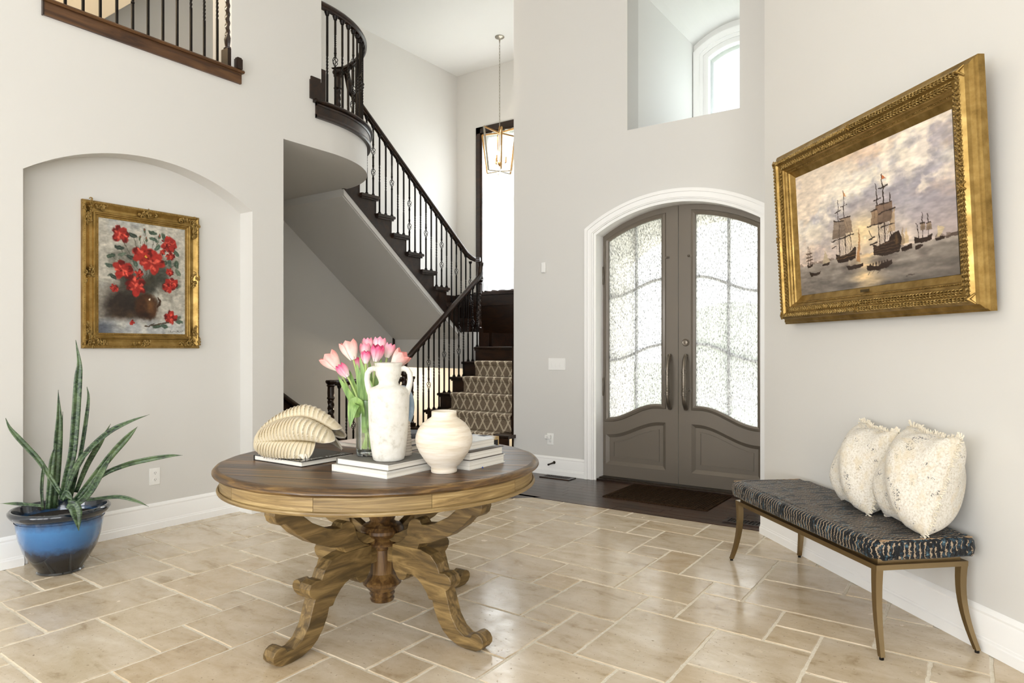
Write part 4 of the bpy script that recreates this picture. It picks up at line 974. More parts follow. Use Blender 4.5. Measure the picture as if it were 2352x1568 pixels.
obj('base_block', MB().lathe([(.0, .003), (.049, .003), (.052, .012), (.05, .021), (.0, .021)], 40), NT('thick_glass').set(color=(.95, .97, .97), rough=.03, trans=1.0, ior=1.45).m, t)
def petal_mat(name, c1, c2, c3):
    q = NT(name); v = q.coord((1, 1, 1)); sp = q.n.new('ShaderNodeSeparateXYZ'); tc = q.n.new('ShaderNodeTexCoord'); q.link(tc.outputs['Object'], sp.inputs[0])
    n_ = q.noise(q.coord((60, 60, 12)), 1.5, 3); hgt = q.math('ADD', q.math('MULTIPLY', sp.outputs[2], 1 / .062), q.math('MULTIPLY', q.math('SUBTRACT', n_, .5), .5))
    q.set(color=q.ramp(hgt, [(.1, c1), (.5, c2), (.95, c3)]), rough=.5, sss=.0); return q.m
PET = [petal_mat('pink_petal', '#F8EFE2', '#F8D6D8', '#EE8FA6'), petal_mat('coral_petal', '#F9F1E2', '#F9DED5', '#F0A098'), petal_mat('rose_petal', '#F8E6E6', '#F2B3C3', '#DB4A78')]
STEM = plain('tulip_stem', '#A9BE74', .5); LEAFT = NT('tulip_leaf'); v = LEAFT.coord((40, 40, 4)); LEAFT.set(color=LEAFT.ramp(LEAFT.noise(v, 2, 3), [(.35, '#5C7F38'), (.65, '#93B362')]), rough=.45); LEAFT = LEAFT.m
INN = plain('tulip_inner', '#B8305C', .6)
def cup(h, rad, openness):
    mb = MB()
    for k in range(6):
        a0 = k * PI / 3; rr = 1.0 if k % 2 else .90
        def fn(u, q, a0=a0, rr=rr, k=k):
            e = abs(2 * u - 1); w_ = .72 * (math.sin(PI * (.16 + .58 * q)) ** .7) * (1 if q < .7 else math.sqrt(max(0, 1 - ((q - .7) / .31) ** 2)) * .85 + .15)
            th = a0 + (u - .5) * 2 * w_
            r_ = rad * rr * (math.sin(PI * (.09 + .66 * q)) ** .7 + openness * q * q) * (1 - .06 * e)
            return (r_ * math.cos(th), r_ * math.sin(th), h * (q ** .85) * (1 - .06 * e * q) * (1 if k % 2 else 1.03))
        mb.grid(fn, 9, 11)
    return mb
CUPS = {}
RT2 = Vector((math.cos(R(34.9)), math.sin(R(34.9)), 0)); FW2 = Vector((-math.sin(R(34.9)), math.cos(R(34.9)), 0))
# (across the view, away from the viewer, height of the flower base above the table, size, openness, petal kind, lean across, label words)
TUL = [(-.125, -.02, 1.190, 1.25, .35, 1, -.55, 'open pale coral tulip leaning furthest left'),
       (-.060, -.03, 1.232, 1.25, .25, 1, -.2, 'large coral tulip above the left of the vase'),
       (-.012, .05, 1.262, .95, -.05, 0, -.05, 'pale pink tulip standing tallest at the back'),
       (-.018, .01, 1.238, .95, 0, 0, -.1, 'pink tulip left of centre behind the small one'),
       (.032, .05, 1.258, 1.05, .05, 0, .05, 'pink tulip at the back right of centre'),
       (.036, -.03, 1.225, 1.05, .1, 2, .05, 'tulip with a deep rose heart above the amphora'),
       (-.002, -.05, 1.216, .80, -.1, 2, 0, 'small magenta-tipped tulip in the middle'),
       (.075, .02, 1.240, .95, -.05, 0, .15, 'pink tulip right of the rose-hearted one'),
       (.104, -.01, 1.200, 1.2, .4, 1, .45, 'wide open coral tulip furthest right'),
       (-.080, -.05, 1.160, .95, -.15, 2, -.3, 'rose tulip hanging low at the left of the vase'),
       (-.040, .03, 1.190, .8, -.1, 2, -.1, 'small rose tulip half hidden by its neighbours'),
       (.085, .04, 1.165, .8, -.1, 2, .2, 'dark rose tulip bud low behind the amphora')]
for i, (ac, aw, zb_, s_, op, pk, lean, lab) in enumerate(TUL):
    top = RT2 * ac + FW2 * aw + Vector((0, 0, zb_ - VC.z))
    tp = thing('tulip', lab, 'flower', tuple(VC), group='pink tulips in the glass vase')
    foot = Vector((.030 * math.cos(i * 2.4), .030 * math.sin(i * 2.4), .030))
    neck = Vector((-foot.x * .6, -foot.y * .6, .2)) * 1.0 + (RT2 * ac + FW2 * aw) * .22
    ax = (top - neck).normalized(); ax = (ax + RT2 * lean * .6).normalized()
    pts = []
    for k in range(15):
        q = k / 14; pts.append(foot * (1 - q) ** 2 + neck * 2 * q * (1 - q) + top * q * q)
    obj('stem', MB().tube(pts, [.0042] * 15, 7), STEM, tp)
    key = (round(op, 2),)
    if key not in CUPS: CUPS[key] = cup(.068, .0285, op).mesh('blossom')
    me = CUPS[key].copy(); me.materials.append(PET[pk])
    b_ = obj('blossom', me, PET[pk], tp, loc=tuple(top)); b_.rotation_euler = ax.to_track_quat('Z', 'Y').to_euler(); b_.scale = (s_, s_, s_)
    obj('heart', MB().lathe([(0, .004), (.008, .006), (.012, .02), (.010, .034), (0, .04)], 10), INN, b_)
# long tulip leaves
def ribbon(mb, pts, wid, nrm, fold=.25):
    pts = [Vector(p) for p in pts]; n = len(pts); b = len(mb.v)
    for i, p in enumerate(pts):
        tq = (pts[min(i + 1, n - 1)] - pts[max(i - 1, 0)]).normalized(); sd_ = tq.cross(nrm).normalized(); nn = sd_.cross(tq)
        w_ = wid[i] if hasattr(wid, '__len__') else wid
        for k in (-1, -.5, 0, .5, 1): mb.v.append(tuple(p + sd_ * (w_ * k) + nn * (fold * w_ * (abs(k)))))
    for i in range(n - 1):
        for k in range(4): a_ = b + i * 5 + k; mb.f.append((a_, a_ + 1, a_ + 6, a_ + 5))
    return mb
def bez(p0, p1, p2, n=12): p0, p1, p2 = Vector(p0), Vector(p1), Vector(p2); return [p0 * (1 - k / n) ** 2 + p1 * 2 * (k / n) * (1 - k / n) + p2 * (k / n) ** 2 for k in range(n + 1)]
LV = [((-.02, 0, .15), (-.05, -.03, .22), (-.125, -.04, .345), .017), ((-.03, -.04, .17), (-.045, -.075, .31), (-.062, -.085, .13), .027), ((.0, -.02, .12), (-.03, -.03, .27), (-.045, -.03, .40), .016), ((.01, -.03, .12), (.0, -.05, .3), (-.03, -.045, .43), .014), ((.0, .02, .12), (.0, .02, .28), (.0, .03, .40), .016), ((.03, 0, .12), (.03, -.01, .30), (.055, .0, .42), .016), ((-.03, .02, .12), (-.06, .02, .26), (-.085, .0, .37), .016), ((.02, .03, .14), (.06, .05, .28), (.115, .04, .385), .012), ((.02, -.03, .15), (.03, -.055, .26), (.012, -.05, .33), .018), ((-.01, -.03, .1), (-.02, -.03, .2), (-.02, -.045, .36), .014)]
tp = thing('tulip_foliage', 'bunch of long green tulip leaves in the glass vase', 'leaves', tuple(VC))
for a_, b_, c_, wd in LV:
    P = [RT2 * p[0] + FW2 * p[1] + Vector((0, 0, p[2])) for p in (a_, b_, c_)]
    pts = bez(*P, 14); ws = [wd * (math.sin(PI * min(1, (.25 + .75 * k / 14))) ** .7 + .04) for k in range(15)]
    obj('leaf', ribbon(MB(), pts, ws, -FW2 + Vector((0, 0, .15))), LEAFT, tp)
# little beads lying on the table
for (x, y, r_, mt, lab) in ((-1.7905, 2.345, .004, plain('blue_bead', '#3C4E8C', .15), 'tiny blue bead beside the right book stack'), (-1.792, 2.130, .006, GLASS, 'tiny clear glass bead in front of the round vase')):
    tag(obj('bead', MB().lathe([(0, 0), (r_ * .7, r_ * .3), (r_, r_), (r_ * .7, r_ * 1.7), (0, 2 * r_)], 12), mt, loc=(x, y, TZ + .0002)), lab, 'bead')

# ------------------------------------------------------------------ paintings
def fbm(h, w, base, octs, seed, ax=1.0):
    rs = np.random.RandomState(seed); out = np.zeros((h, w)); amp = 1.0; tot = 0
    for o_ in range(octs):
        gy = max(2, int(base * 2 ** o_)); gx = max(2, int(base * 2 ** o_ * ax)); g_ = rs.rand(gy + 2, gx + 2)
        yy = np.linspace(0, gy, h); xx = np.linspace(0, gx, w); y0 = yy.astype(int); x0 = xx.astype(int); fy = yy - y0; fx = xx - x0
        fy = (fy * fy * (3 - 2 * fy))[:, None]; fx = (fx * fx * (3 - 2 * fx))[None, :]
        a_ = g_[y0][:, x0]; b_ = g_[y0][:, x0 + 1]; c_ = g_[y0 + 1][:, x0]; d_ = g_[y0 + 1][:, x0 + 1]
        out += amp * ((a_ * (1 - fx) + b_ * fx) * (1 - fy) + (c_ * (1 - fx) + d_ * fx) * fy); tot += amp; amp *= .55
    return out / tot
def hexc(s): s = s.lstrip('#'); return np.array([int(s[i:i + 2], 16) / 255 for i in (0, 2, 4)])
class Canvas:
    def __init__(s, w, h):
        s.w, s.h = w, h; s.c = np.zeros((h, w, 3)); s.U, s.V = np.meshgrid((np.arange(w) + .5) / w, (np.arange(h) + .5) / h); s.asp = w / h
    def blend(s, mask, col): s.c = s.c * (1 - mask[..., None]) + (hexc(col) if isinstance(col, str) else col) * mask[..., None]
    def poly(s, pts, col, a=1.0):
        U, V = s.U, s.V; ins = np.zeros(U.shape, bool); n = len(pts)
        for i in range(n):
            x0, y0 = pts[i]; x1, y1 = pts[(i + 1) % n]
            if abs(y1 - y0) < 1e-9: continue
            cr = ((y0 <= V) & (V < y1)) | ((y1 <= V) & (V < y0)); xi = x0 + (V - y0) * (x1 - x0) / (y1 - y0); ins ^= cr & (U < xi)
        s.blend(ins * a, col)
    def line(s, x0, y0, x1, y1, wd, col, a=1.0):
        dx, dy = (x1 - x0) * s.asp, y1 - y0; L2 = dx * dx + dy * dy + 1e-12; t_ = np.clip((((s.U - x0) * s.asp) * dx + (s.V - y0) * dy) / L2, 0, 1)
        d = np.hypot((s.U - x0) * s.asp - t_ * dx, (s.V - y0) - t_ * dy); s.blend(np.clip((wd - d) / (.35 * wd) + .5, 0, 1) * a, col)
    def blob(s, x, y, rx, ry, col, a=1.0, soft=.4, ang=0, nz=None):
        du = (s.U - x) * s.asp; dv = s.V - y; ca, sa = math.cos(ang), math.sin(ang); q = np.hypot((du * ca + dv * sa) / rx, (-du * sa + dv * ca) / ry)
        if nz is not None: q = q + nz
        s.blend(np.clip((1 - q) / soft, 0, 1) * a, col)
    def brush(s, seed, amt, grain):
        h, w = s.h, s.w; yy, xx = np.mgrid[0:h, 0:w]; q = w / 60.0
        dx = (fbm(h, w, 12, 3, seed) - .5) * amt + (fbm(h, w, 40, 2, seed + 1) - .5) * amt * .8; dy = (fbm(h, w, 12, 3, seed + 2) - .5) * amt + (fbm(h, w, 40, 2, seed + 3) - .5) * amt * .8
        s.c = s.c[np.clip((yy + dy).round().astype(int), 0, h - 1), np.clip((xx + dx).round().astype(int), 0, w - 1)]
        s.c = s.c * (1 + grain * ((fbm(h, w, 60, 2, seed + 4, .5) - .5) + .8 * (fbm(h, w, 22, 3, seed + 5) - .5)))[..., None]; return s
    def mesh(s, name, W_, H_):
        # upright canvas in the local XZ plane, origin bottom centre, facing -Y
        w, h = s.w, s.h; xs = np.linspace(-W_ / 2, W_ / 2, w); zs = np.linspace(H_, 0, h); X, Z = np.meshgrid(xs, zs)
        co = np.stack([X, np.zeros_like(X), Z], -1).reshape(-1, 3); idx = np.arange(w * h).reshape(h, w)
        q = np.stack([idx[:-1, :-1], idx[1:, :-1], idx[1:, 1:], idx[:-1, 1:]], -1).reshape(-1, 4)
        me = bpy.data.meshes.new(name); me.vertices.add(len(co)); me.vertices.foreach_set('co', co.ravel()); me.loops.add(q.size); me.loops.foreach_set('vertex_index', q.ravel())
        me.polygons.add(len(q)); me.polygons.foreach_set('loop_start', np.arange(0, q.size, 4)); me.update(calc_edges=True); me.validate()
        c = np.clip(s.c, 0, 1); c = np.where(c <= .04045, c / 12.92, ((c + .055) / 1.055) ** 2.4); at = me.color_attributes.new('brushwork', 'FLOAT_COLOR', 'POINT')
        at.data.foreach_set('color', np.concatenate([c, np.ones((h, w, 1))], -1).astype(np.float32).ravel()); return me
OIL = NT('oil_on_canvas'); at_ = OIL.n.new('ShaderNodeVertexColor'); at_.layer_name = 'brushwork'; v = OIL.coord(); OIL.set(color=at_.outputs['Color'], rough=.42, spec=.35); OIL.bump(OIL.noise(v, 90, 3), .12, .002); OIL = OIL.m

def paint_ships():
    c = Canvas(440, 290); U, V = c.U, c.V
    n1 = fbm(c.h, c.w, 2.5, 6, 3, 1.4); n2 = fbm(c.h, c.w, 4, 6, 11, 1.2); n3 = fbm(c.h, c.w, 7, 5, 5, .4)
    c.c[:] = hexc('#C3B9B8'); c.blend(np.clip((n1 - .40) * 7, 0, 1) * .9, '#EFDDC6'); c.blend(np.clip((n2 - .52) * 6, 0, 1) * .8, '#C9CFD8'); c.blend(np.clip((n2 - .56) * 8, 0, 1) * .75, '#FBEBD0'); c.blend(np.clip((n3 - .56) * 7, 0, 1) * .5, '#EEC9A4'); c.blend(np.clip((.46 - n1) * 7, 0, 1) * .75, '#9C969E'); c.blend(np.clip((fbm(c.h, c.w, 5, 6, 17, 1.3) - .53) * 9, 0, 1) * .7, '#FFF1DC')
    c.blend(np.clip((V - .45) / .3, 0, 1) * .55, '#CDB6A6'); c.blend(np.exp(-((U - .48) ** 2 / .02 + (V - .60) ** 2 / .02)) * .9, '#F8DDA8'); c.blob(.5, .645, .014, .014, '#FFF4CE', 1, .5)
    hz = .755
    sea = np.clip((V - hz) * 400, 0, 1); wv = fbm(c.h, c.w, 26, 3, 8, .22)
    base = hexc('#A2978C')[None, None] * (1 - .35 * np.clip((V - hz) / .25, 0, 1))[..., None] * (.72 + .56 * wv)[..., None]; c.c = c.c * (1 - sea[..., None]) + base * sea[..., None]
    c.blend(sea * np.exp(-((U - .50 - .02 * np.sin(V * 60)) ** 2) / .006) * np.clip(wv * 1.7 - .15, 0, 1), '#F2D3A2')
    for k in range(40):
        x = random.Random(k).uniform(0, 1)
        if x < .26 or x > .9 or random.Random(k + 99).random() < .3: c.poly([(x - .02, hz + .004), (x - .01, hz - .012 - .008 * (k % 3)), (x + .01, hz - .014), (x + .02, hz + .004)], '#77675C', .6)
    HU = '#33261F'; HU2 = '#5A4634'
    def sail(p, col='#9C8670', a=.95):
        c.poly(p, col, a); (x0, y0), (x1, y1), (x2, y2), (x3, y3) = p
        c.line(x0, y0, x1, y1, .004, HU, .9); c.line((x0 + x1) / 2, (y0 + y1) / 2, (x2 + x3) / 2, (y2 + y3) / 2, .002, HU, .4); c.poly([((x0 + x3) / 2, (y0 + y3) / 2), ((x1 + x2) / 2, (y1 + y2) / 2), (x2, y2), (x3, y3)], '#6E5C4C', .35)
    # left ship
    c.line(.369, .256, .366, .72, .004, HU); c.line(.325, .314, .324, .73, .004, HU); c.line(.405, .48, .40, .70, .003, HU)
    sail([(.334, .456), (.41, .457), (.419, .578), (.372, .575)]); sail([(.288, .463), (.365, .48), (.371, .591), (.272, .596)], '#8B7A6A')
    for y_, x0, x1 in ((.37, .345, .39), (.40, .305, .345), (.61, .265, .375), (.60, .36, .425), (.66, .27, .30)): c.line(x0, y_, x1, y_ - .006, .004, HU)
    c.poly([(.289, .716), (.33, .738), (.39, .728), (.425, .69), (.434, .697), (.437, .74), (.43, .782), (.37, .79), (.312, .787), (.297, .76)], HU); c.line(.30, .745, .43, .728, .004, HU2); c.line(.30, .76, .43, .75, .003, '#8A6A44', .7)
    for k in range(8): c.line(.325 + .006 * k, .50, .30 + .017 * k, .73, .0014, HU, .6)
    c.poly([(.369, .256), (.386, .30), (.369, .30)], '#C98A4E', .8)
    # main ship
    c.line(.624, .234, .623, .70, .005, HU); c.line(.584, .279, .588, .72, .004, HU); c.line(.66, .38, .66, .68, .004, HU); c.line(.545, .66, .53, .60, .003, HU)
    sail([(.58, .435), (.672, .438), (.674, .573), (.552, .57)], '#7B6453'); sail([(.543, .469), (.585, .465), (.585, .57), (.541, .575)], '#A08468'); c.poly([(.689, .461), (.683, .648), (.637, .658)], '#B59C7E', .95)
    for y_, x0, x1 in ((.33, .60, .65), (.40, .568, .607), (.575, .52, .61), (.50, .59, .69), (.60, .60, .68), (.66, .525, .56), (.70, .53, .57)): c.line(x0, y_, x1, y_ - .008, .005, HU)
    c.poly([(.542, .704), (.575, .715), (.64, .70), (.675, .66), (.706, .646), (.716, .68), (.718, .727), (.702, .792), (.62, .80), (.548, .784)], HU)
    for q in range(4): c.line(.548, .725 + .016 * q, .70, .70 + .024 * q, .003, HU2, .8)
    c.blob(.69, .70, .018, .045, '#6F5537', .7, .6)
    for k in range(9): c.line(.60 + .006 * k, .58, .565 + .015 * k, .71, .0015, HU, .7)
    c.poly([(.624, .234), (.650, .275), (.624, .268)], '#C46A3C', .9); c.poly([(.624, .268), (.650, .275), (.648, .295), (.624, .283)], '#DDD8D0', .9)
    # others
    c.poly([(.462, .562), (.466, .62), (.46, .811), (.434, .807)], '#B08358', .95); c.poly([(.363, .819), (.42, .826), (.479, .815), (.478, .835), (.45, .856), (.381, .856)], HU); c.poly([(.385, .77), (.375, .82), (.40, .82)], '#C9B9A0', .6)
    c.poly([(.499, .845), (.57, .862), (.659, .838), (.655, .87), (.62, .89), (.53, .893), (.508, .885)], HU)
    for k in range(7): c.blob(.525 + .018 * k, .845, .010, .016, HU, .9, .5)
    for k in range(3): c.line(.53 + .03 * k, .885, .505 + .03 * k, .915, .002, HU, .8)
    c.line(.833, .568, .829, .73, .003, HU); c.line(.861, .583, .86, .73, .003, HU); c.line(.80, .63, .81, .73, .003, HU); c.poly([(.783, .714), (.81, .728), (.85, .728), (.877, .716), (.874, .752), (.83, .762), (.787, .757)], HU); sail([(.82, .64), (.842, .64), (.846, .685), (.818, .685)], '#8F7B66'); sail([(.85, .645), (.873, .645), (.877, .69), (.85, .69)], '#8F7B66')
    c.poly([(.747, .642), (.755, .742), (.722, .748)], '#D2B88F', .95); c.poly([(.725, .62), (.733, .742), (.712, .745)], '#A58E70', .9); c.poly([(.71, .769), (.745, .757), (.774, .750), (.772, .785), (.72, .795)], HU); c.poly([(.785, .775), (.83, .772), (.828, .79), (.79, .795)], HU)
    c.poly([(.077, .82), (.12, .832), (.176, .825), (.168, .848), (.09, .855)], HU); c.line(.08, .60, .075, .765, .003, HU); c.line(.095, .62, .09, .76, .003, HU); c.poly([(.062, .745), (.085, .755), (.11, .745), (.105, .775), (.066, .777)], HU)
    for y_ in (.66, .69, .715): c.line(.062, y_, .108, y_, .006, '#5A4638', .8)
    c.poly([(.212, .667), (.245, .772), (.185, .77)], '#BBA98C', .9); c.poly([(.182, .772), (.245, .77), (.235, .79), (.19, .79)], HU)
    c.poly([(.904, .669), (.935, .70), (.92, .745), (.90, .75)], '#D6C29C', .9); c.poly([(.888, .757), (.94, .75), (.93, .77), (.893, .772)], HU); c.poly([(.94, .752), (1, .735), (1, .762), (.94, .765)], '#5C4C42', .9)
    c.line(.735, .965, .775, .960, .003, '#3A302A', .8)
    for x, w_, d_ in ((.37, .06, .06), (.63, .09, .07), (.83, .05, .04), (.42, .05, .05), (.58, .07, .03)): c.blob(x, .83, w_ * 1.3, d_, '#463C38', .35, .8)
    return c
def paint_roses():
    c = Canvas(300, 390); n1 = fbm(c.h, c.w, 3, 6, 21, 1); n2 = fbm(c.h, c.w, 6, 5, 31, 1); n3 = fbm(c.h, c.w, 18, 3, 41, 1)
    c.c[:] = hexc('#B4AFA2'); c.blend(np.clip((n1 - .45) * 4, 0, 1) * .6, '#CFCABB'); c.blend(np.clip((n2 - .5) * 4, 0, 1) * .5, '#8F979C')
    dk = np.clip(1.25 - np.hypot((c.U - .28) / .42, (c.V - .74) / .2) + (n1 - .5) * 1.6, 0, 1); c.blend(dk, '#2A231E'); c.blend(np.clip((n2 - .5) * 3, 0, 1) * dk * .6, '#5A4330')
    c.blend(np.clip((c.V - .86 + (n1 - .5) * .1) * 14, 0, 1) * .9, '#A9ABAB'); c.blend(np.clip((c.V - .86) * 14, 0, 1) * np.clip((n2 - .45) * 4, 0, 1) * .8, '#DAD6C6'); c.blend(np.clip((c.V - .86) * 14, 0, 1) * np.clip((.28 - c.U) * 5, 0, 1), '#5A5E66')
    nz = (n2 - .5) * .8
    c.blob(.52, .42, .30, .26, '#3E3D34', .75, .9, 0, nz * 2.2); c.blob(.38, .52, .16, .10, '#26261F', .85, .8, .3, nz * 1.5); c.blob(.68, .45, .14, .12, '#34372F', .7, .9, 0, nz * 2); c.blob(.5, .55, .2, .13, '#2E2D26', .85, .6, 0, nz)
    c.blob(.53, .75, .118, .135, '#3B2415', 1, .25); c.blob(.58, .74, .07, .11, '#7A5330', .8, .9); c.blob(.57, .685, .012, .018, '#F4E6CB', 1, .5); c.blob(.5, .83, .08, .04, '#1D130D', .7, .8)
    c.line(.665, .66, .69, .70, .008, '#3B2617'); c.line(.69, .70, .67, .75, .008, '#3B2617')
    rr = random.Random(5)
    for x, y in ((.231, .128), (.794, .166), (.505, .066), (.451, .136), (.535, .143), (.68, .095), (.814, .27), (.134, .32), (.231, .239), (.375, .119), (.613, .131), (.89, .343), (.17, .6)): c.line(x, y, .53, .56, .0022, '#3E3A2A', .8)
    for x, y, a_ in ((.375, .119, .2), (.231, .239, .1), (.134, .32, -.2), (.256, .301, -.5), (.613, .131, .3), (.74, .338, -.2), (.814, .338, 1.3), (.89, .343, 1.4), (.152, .502, .5), (.89, .549, 0), (.74, .929, .2), (.897, .843, -.2), (.65, .93, 0), (.12, .41, .2), (.60, .07, .1), (.88, .24, .8), (.91, .42, 1.0), (.35, .32, .4), (.40, .36, 1.2), (.24, .38, 1.4), (.66, .20, -.9), (.73, .10, 1.2), (.93, .88, .1)):
        c.blob(x, y, .045, .021, rr.choice(['#3B4A3C', '#46574A', '#2D3830', '#5B6657']), 1, .3, a_); c.line(x - .03 * math.cos(a_), y - .03 * math.sin(a_), x + .03 * math.cos(a_), y + .03 * math.sin(a_), .002, '#7C8A78', .5)
    for x, y in ((.505, .066), (.451, .136), (.535, .143), (.68, .095)): c.blob(x, y, .013, .028, '#4C5A45', 1, .4); c.blob(x, y - .01, .007, .014, '#A04A3C', .8, .5)
    def rose(x, y, s_, dark='#5E1210', mid='#A02A22', hi='#D85A48'):
        for k in range(9):
            a_ = k * 2 * PI / 9 + rr.random(); c.blob(x + .55 * s_ * math.cos(a_) / c.asp, y + .55 * s_ * math.sin(a_), s_ * .5, s_ * .36, rr.choice([dark, mid, mid]), 1, .3, a_, nz * .6)
        c.blob(x, y, s_ * .7, s_ * .66, mid, 1, .3, 0, nz * .5)
        for k in range(16):
            a_ = rr.random() * 6.28; d = rr.random() * s_ * .8; c.blob(x + d * math.cos(a_) / c.asp, y + d * math.sin(a_), s_ * .26, s_ * .13, rr.choice([hi, dark, hi, mid]), .9, .5, a_)
    for x, y, s_ in ((.231, .128, .075), (.50, .29, .095), (.60, .34, .105), (.794, .16, .07), (.82, .17, .05), (.814, .271, .038), (.814, .42, .034), (.269, .441, .082), (.413, .565, .085), (.445, .454, .04), (.80, .55, .055), (.84, .52, .05), (.17, .602, .034), (.814, .84, .06), (.37, .90, .022), (.72, .24, .025)): rose(x, y, s_ * 1.12)
    c.blob(.528, .30, .014, .012, '#D9A03C', 1, .5); c.line(.50, .935, .80, .89, .006, '#4A3E30'); c.line(.56, .93, .62, .90, .004, '#4A3E30')
    for k in range(9): c.line(.80 + .02 * k, .973 - .006 * (k % 2), .812 + .02 * k, .979 - .004 * (k % 3), .0022, '#3A342C', .8)
    return c
def frame_profile_part(name, W_, H_, prof, mat, par):
    # rectangular frame in local XZ (origin bottom centre), profile (inward, towards viewer)
    o2 = [(-W_ / 2, 0, 0), (-W_ / 2, 0, H_), (W_ / 2, 0, H_), (W_ / 2, 0, 0)]
    mb = MB(); bl = []
    for cx, cz in ((-1, 0), (-1, 1), (1, 1), (1, 0)):
        bl.append([(cx * (W_ / 2 - a), -b, (a if cz == 0 else H_ - a)) for a, b in prof])
    n = len(prof)
    for k in range(4):
        A, B_ = bl[k], bl[(k + 1) % 4]; b0 = len(mb.v); mb.v += A + B_
        for i in range(n): j = (i + 1) % n; mb.f.append((b0 + i, b0 + j, b0 + n + j, b0 + n + i))
    return obj(name, mb, mat, par, ang=30)
def ornament(par, x, z, y, w_, h_, seed, name):
    rr = random.Random(seed); mb = MB()
    for k in range(13):
        a_ = rr.random() * 6.28; d = rr.random() ** .6; px, pz = d * w_ * .5 * math.cos(a_), d * h_ * .5 * math.sin(a_); s_ = rr.uniform(.006, .013)
        mb.tube([(px + s_ * (q / 6) * math.cos(q * .9 + k), -.004 - .006 * math.sin(PI * q / 7), pz + s_ * 1.4 * (q / 6) * math.sin(q * .9 + k)) for q in range(8)], [.002 + .003 * math.sin(PI * (q + .5) / 8) for q in range(8)], 6)
    mb.lathe([(0, 0), (.012, .002), (.014, .006), (.008, .012), (0, .014)], 12)
    q = mb; return obj(name, q, GOLDC, par, loc=(x, y, z))
def beadrow(par, W_, H_, ins, y, step, r_, name):
    mb = MB()
    def one(x, z): mb.lathe([(0, -r_), (r_ * .8, -r_ * .5), (r_, 0), (r_ * .8, r_ * .5), (0, r_)], 6, (x, y, z))
    for a0, a1, fx in ((-W_ / 2 + ins, W_ / 2 - ins, 0),):
        n = int((a1 - a0) / step)
        for k in range(n + 1): x = a0 + (a1 - a0) * k / n; one(x, ins); one(x, H_ - ins)
    n = int((H_ - 2 * ins) / step)
    for k in range(1, n): z = ins + (H_ - 2 * ins) * k / n; one(-W_ / 2 + ins, z); one(W_ / 2 - ins, z)
    o = obj(name, mb, GOLDC, par); return o
# roses (niche); frame faces +X so local -Y -> +X : rotate +90 about Z
t = thing('framed_painting', 'gold framed still life of red roses hanging in the niche', 'painting', (-4.8485, 2.44, 1.281), R(90))
FW_, FH = .80, .972
frame_profile_part('frame', FW_, FH, [(0, 0), (0, .024), (.006, .032), (.016, .034), (.024, .026), (.045, .016), (.062, .018), (.066, .026), (.074, .027), (.078, .02), (.086, .019), (.090, .012), (.103, .012), (.103, 0)], GOLD, t)
beadrow(t, FW_, FH, .010, -.034, .014, .0032, 'bead_moulding'); beadrow(t, FW_, FH, .097, -.014, .011, .0026, 'inner_bead_moulding')
for i_, (sx, sz) in enumerate(((-1, 0), (1, 0), (-1, 1), (1, 1))):
    ornament(t, sx * (FW_ / 2 - .045), .045 if sz == 0 else FH - .045, -.022, .10, .10, i_ + 1, 'corner_ornament'); ornament(t, sx * (FW_ / 2 - .11), .034 if sz == 0 else FH - .034, -.02, .09, .035, i_ + 40, 'leaf_spray'); ornament(t, sx * (FW_ / 2 - .034), .125 if sz == 0 else FH - .125, -.02, .035, .09, i_ + 60, 'leaf_spray')
for i_, (x, z, a_, b_) in enumerate(((0, .036, .15, .06), (0, FH - .036, .15, .06), (-FW_ / 2 + .036, FH / 2, .06, .15), (FW_ / 2 - .036, FH / 2, .06, .15))): ornament(t, x, z, -.022, a_, b_, i_ + 9, 'cartouche')
obj('canvas', paint_roses().brush(71, 8, .30).mesh('canvas', FW_ - .204, FH - .204), OIL, t, loc=(0, -.011, .102))
# ships (diagonal wall), hung leaning forward
t = thing('framed_painting', 'large gold framed painting of sailing ships above the bench', 'painting', tuple(rw(1.205, .012, 1.435)), RW_ROT)
t.rotation_euler = (R(3.3), 0, RW_ROT)
FW_, FH = 1.55, 1.052
frame_profile_part('frame', FW_, FH, [(0, 0), (0, .03), (.01, .034), (.012, .042), (.03, .05), (.034, .066), (.048, .080), (.062, .078), (.072, .066), (.105, .058), (.108, .050), (.118, .046), (.122, .036), (.130, .034), (.134, .026), (.168, .010), (.168, 0)], GOLD, t)
def carved(par, W_, H_, ins, wd, y, name, seed):
    rr = random.Random(seed); mb = MB(); st_ = .021
    def leaf(x, z, dx, dz):
        for sg in (-1, 1):
            mb.tube([(x, y, z), (x + dx * .010 - dz * sg * wd * .28, y - .005, z + dz * .010 + dx * sg * wd * .28), (x + dx * .021 - dz * sg * wd * .42, y - .001, z + dz * .021 + dx * sg * wd * .42)], [.002, .0045, .0015], 5)
        mb.tube([(x, y, z), (x + dx * .012, y - .006, z + dz * .012), (x + dx * .02, y - .001, z + dz * .02)], [.002, .004, .001], 5)
    n = int((W_ / 2 - ins) / st_)
    for k in range(n):
        for sg in (-1, 1): leaf(sg * k * st_, ins, sg, 0); leaf(sg * k * st_, H_ - ins, sg, 0)
    n = int((H_ / 2 - ins) / st_)
    for k in range(n):
        for sg in (-1, 1): leaf(-W_ / 2 + ins, H_ / 2 + sg * k * st_, 0, sg); leaf(W_ / 2 - ins, H_ / 2 + sg * k * st_, 0, sg)
    return obj(name, mb, GOLDC, par)
carved(t, FW_, FH, .055, .026, -.079, 'laurel_moulding', 1); carved(t, FW_, FH, .088, .034, -.062, 'carved_moulding', 2); beadrow(t, FW_, FH, .124, -.038, .010, .0028, 'bead_moulding')
